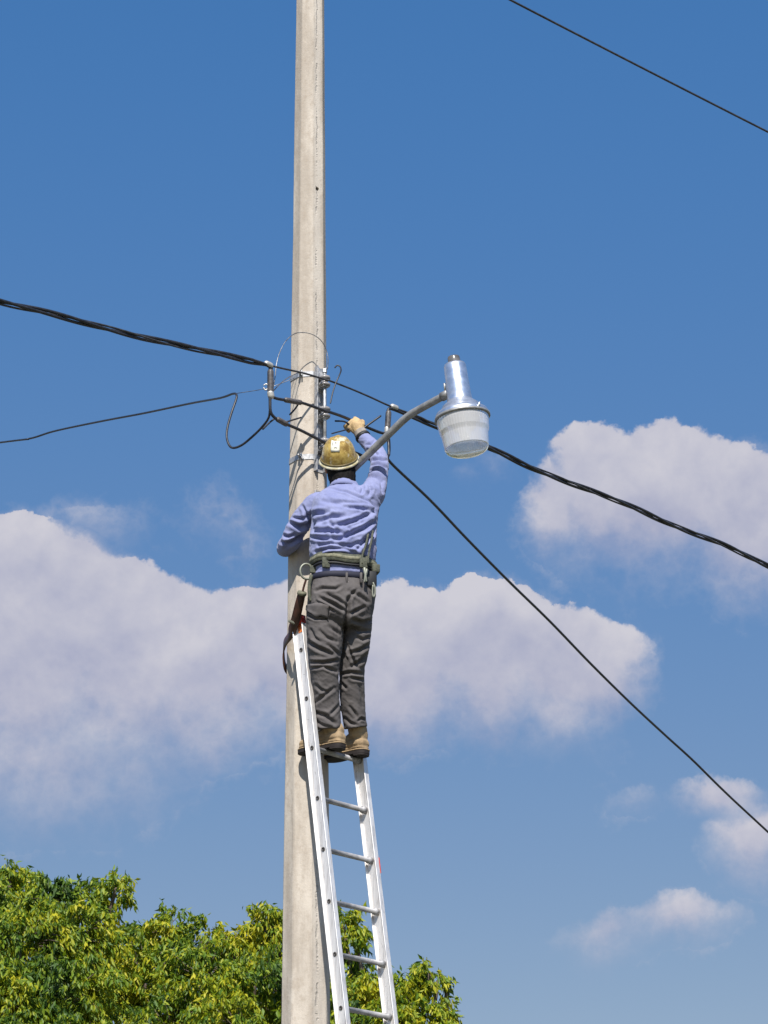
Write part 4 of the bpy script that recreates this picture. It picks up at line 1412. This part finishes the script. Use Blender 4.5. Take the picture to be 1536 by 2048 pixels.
def tree(label, base, lumps, seed, fork_z, trunk_r):
    rg = np.random.default_rng(seed)
    t_ = thing('tree', label, 'tree', base, 'leafy trees behind the pole')
    base = np.asarray(base, float)
    fork = base + np.array([rg.uniform(-.2, .2), rg.uniform(-.2, .2), fork_z])
    trunk_o = obj('trunk', limb([base - ZUP * 0.1, base + ZUP * fork_z * 0.5 + np.array([0.08, 0.05, 0]), fork], [trunk_r * 1.25, trunk_r * 0.9, trunk_r * 0.75], 6, 14), 'bark', t_)
    tw = []
    allspr = []
    for (c, r_, dens) in lumps:
        c = np.asarray(c, float)
        midp = (fork + c) / 2 + np.array([rg.uniform(-.2, .2), rg.uniform(-.2, .2), -0.25])
        obj('limb', limb([fork - ZUP * 0.1, midp, c], [trunk_r * 0.5, trunk_r * 0.3, 0.018], 6, 8), 'bark', trunk_o)
        k = int(4 * math.pi * r_ * r_ * 46 * dens)
        dirs = rg.normal(0, 1, (k, 3))
        dirs[:, 2] = dirs[:, 2] * 0.9 + 0.15
        dirs /= np.linalg.norm(dirs, axis=1)[:, None]
        # uneven lump: several bosses
        bos = rg.normal(0, 1, (9, 3))
        bos /= np.linalg.norm(bos, axis=1)[:, None]
        rr_ = r_ * (0.52 + 0.56 * np.clip(((dirs @ bos.T).max(1) - 0.55) / 0.4, 0, 1) + rg.normal(0, 0.09, k))
        a_ = c + dirs * (rr_ * rg.uniform(0.35, 0.62, k))[:, None]
        b_ = c + dirs * rr_[:, None] + rg.normal(0, 0.05, (k, 3))
        allspr.append(np.stack([a_, b_], 1))
    spr = np.concatenate(allspr)
    V_, T_ = leaves(spr, 27, 0.082, rg)
    cr = link('crown', mesh_np(V_, T_), 'leaf', t_, False)
    cr['kind'] = 'stuff'
    # twigs: thin three-sided sticks
    sel = spr[rg.random(len(spr)) < 0.5]
    n = len(sel)
    a_, b_ = sel[:, 0], sel[:, 1].copy()
    b_[:, 2] -= 0.28 * np.linalg.norm(b_ - a_, axis=1)
    ax = (b_ - a_)
    s_ = np.cross(ax, np.array([0.3, 0.5, 0.8]))
    s_ /= np.linalg.norm(s_, axis=1)[:, None]
    u_ = np.cross(ax, s_)
    u_ /= np.linalg.norm(u_, axis=1)[:, None]
    Vt_ = np.stack([a_ + s_ * .007, a_ - s_ * .004 + u_ * .006, a_ - s_ * .004 - u_ * .006, b_], 1).reshape(-1, 3)
    i = np.arange(n) * 4
    Tt_ = np.stack([i, i + 1, i + 3, i + 1, i + 2, i + 3, i + 2, i, i + 3], 1).reshape(-1, 3)
    tg = link('twigs', mesh_np(Vt_, Tt_), 'bark', t_, False)
    tg['kind'] = 'stuff'
    return t_


def lump(px, py, Y, rpx, dens=1.0):
    c = at(px, py, Y)
    return (c, rpx / F * Y * 1.05, dens)


def gpos(px, Y):
    return ((px - 768) / F * Y, Y, 0.0)


tree('broad leafy tree with the tallest crown, well left of the pole', gpos(60, 30), [
    lump(-60, 1830, 30.0, 120), lump(20, 1790, 30.4, 75), lump(115, 1800, 29.8, 75), lump(190, 1800, 30.0, 45), lump(232, 1778, 29.7, 36), lump(40, 1900, 29.0, 110), lump(160, 1880, 29.3, 85), lump(-120, 1960, 29.3, 130),
    lump(20, 2020, 28.6, 130), lump(150, 1990, 28.8, 110), lump(60, 2160, 28.6, 170, .7), lump(-120, 2150, 29.0, 160, .5), lump(190, 2140, 28.8, 130, .6), lump(20, 1745, 30.2, 24), lump(60, 1960, 31.6, 170, .5), lump(160, 1930, 31.4, 90, .6)], 11, 4.3, 0.2)
tree('bushy tree whose crown touches the left edge of the pole', gpos(430, 31), [
    lump(255, 1885, 31.0, 60), lump(330, 1875, 30.6, 62), lump(415, 1885, 30.8, 58), lump(470, 1890, 30.5, 50), lump(535, 1850, 30.6, 52), lump(560, 1900, 31.0, 75), lump(290, 1970, 30.0, 95), lump(400, 1975, 29.8, 100),
    lump(510, 1975, 30.0, 95), lump(620, 1985, 30.4, 80), lump(340, 2080, 29.5, 130, .8), lump(480, 2090, 29.5, 130, .8), lump(600, 2110, 30.0, 120, .6), lump(420, 2020, 32.0, 150, .5), lump(300, 1960, 32.0, 90, .6), lump(540, 1960, 32.0, 90, .6)], 12, 4.0, 0.18)
tree('drooping leafy tree behind the ladder, right of the pole', gpos(770, 28.5), [
    lump(686, 1855, 28.5, 46, .8), lump(712, 1885, 28.3, 34, .6), lump(675, 1940, 28.6, 55, .9), lump(735, 1985, 28.2, 60), lump(800, 1990, 28.3, 55), lump(826, 1965, 28.2, 38, .8), lump(858, 1950, 28.1, 28, .7), lump(876, 1962, 28.1, 18, .6), lump(893, 1985, 28.1, 13, .9), lump(900, 2030, 28.0, 20, .9),
    lump(840, 2035, 28.0, 58), lump(690, 2040, 28.0, 85), lump(780, 2070, 27.8, 95), lump(866, 2080, 27.9, 55, .8), lump(740, 2180, 28.0, 140, .6), lump(640, 2120, 28.5, 110, .6)], 13, 3.8, 0.15)
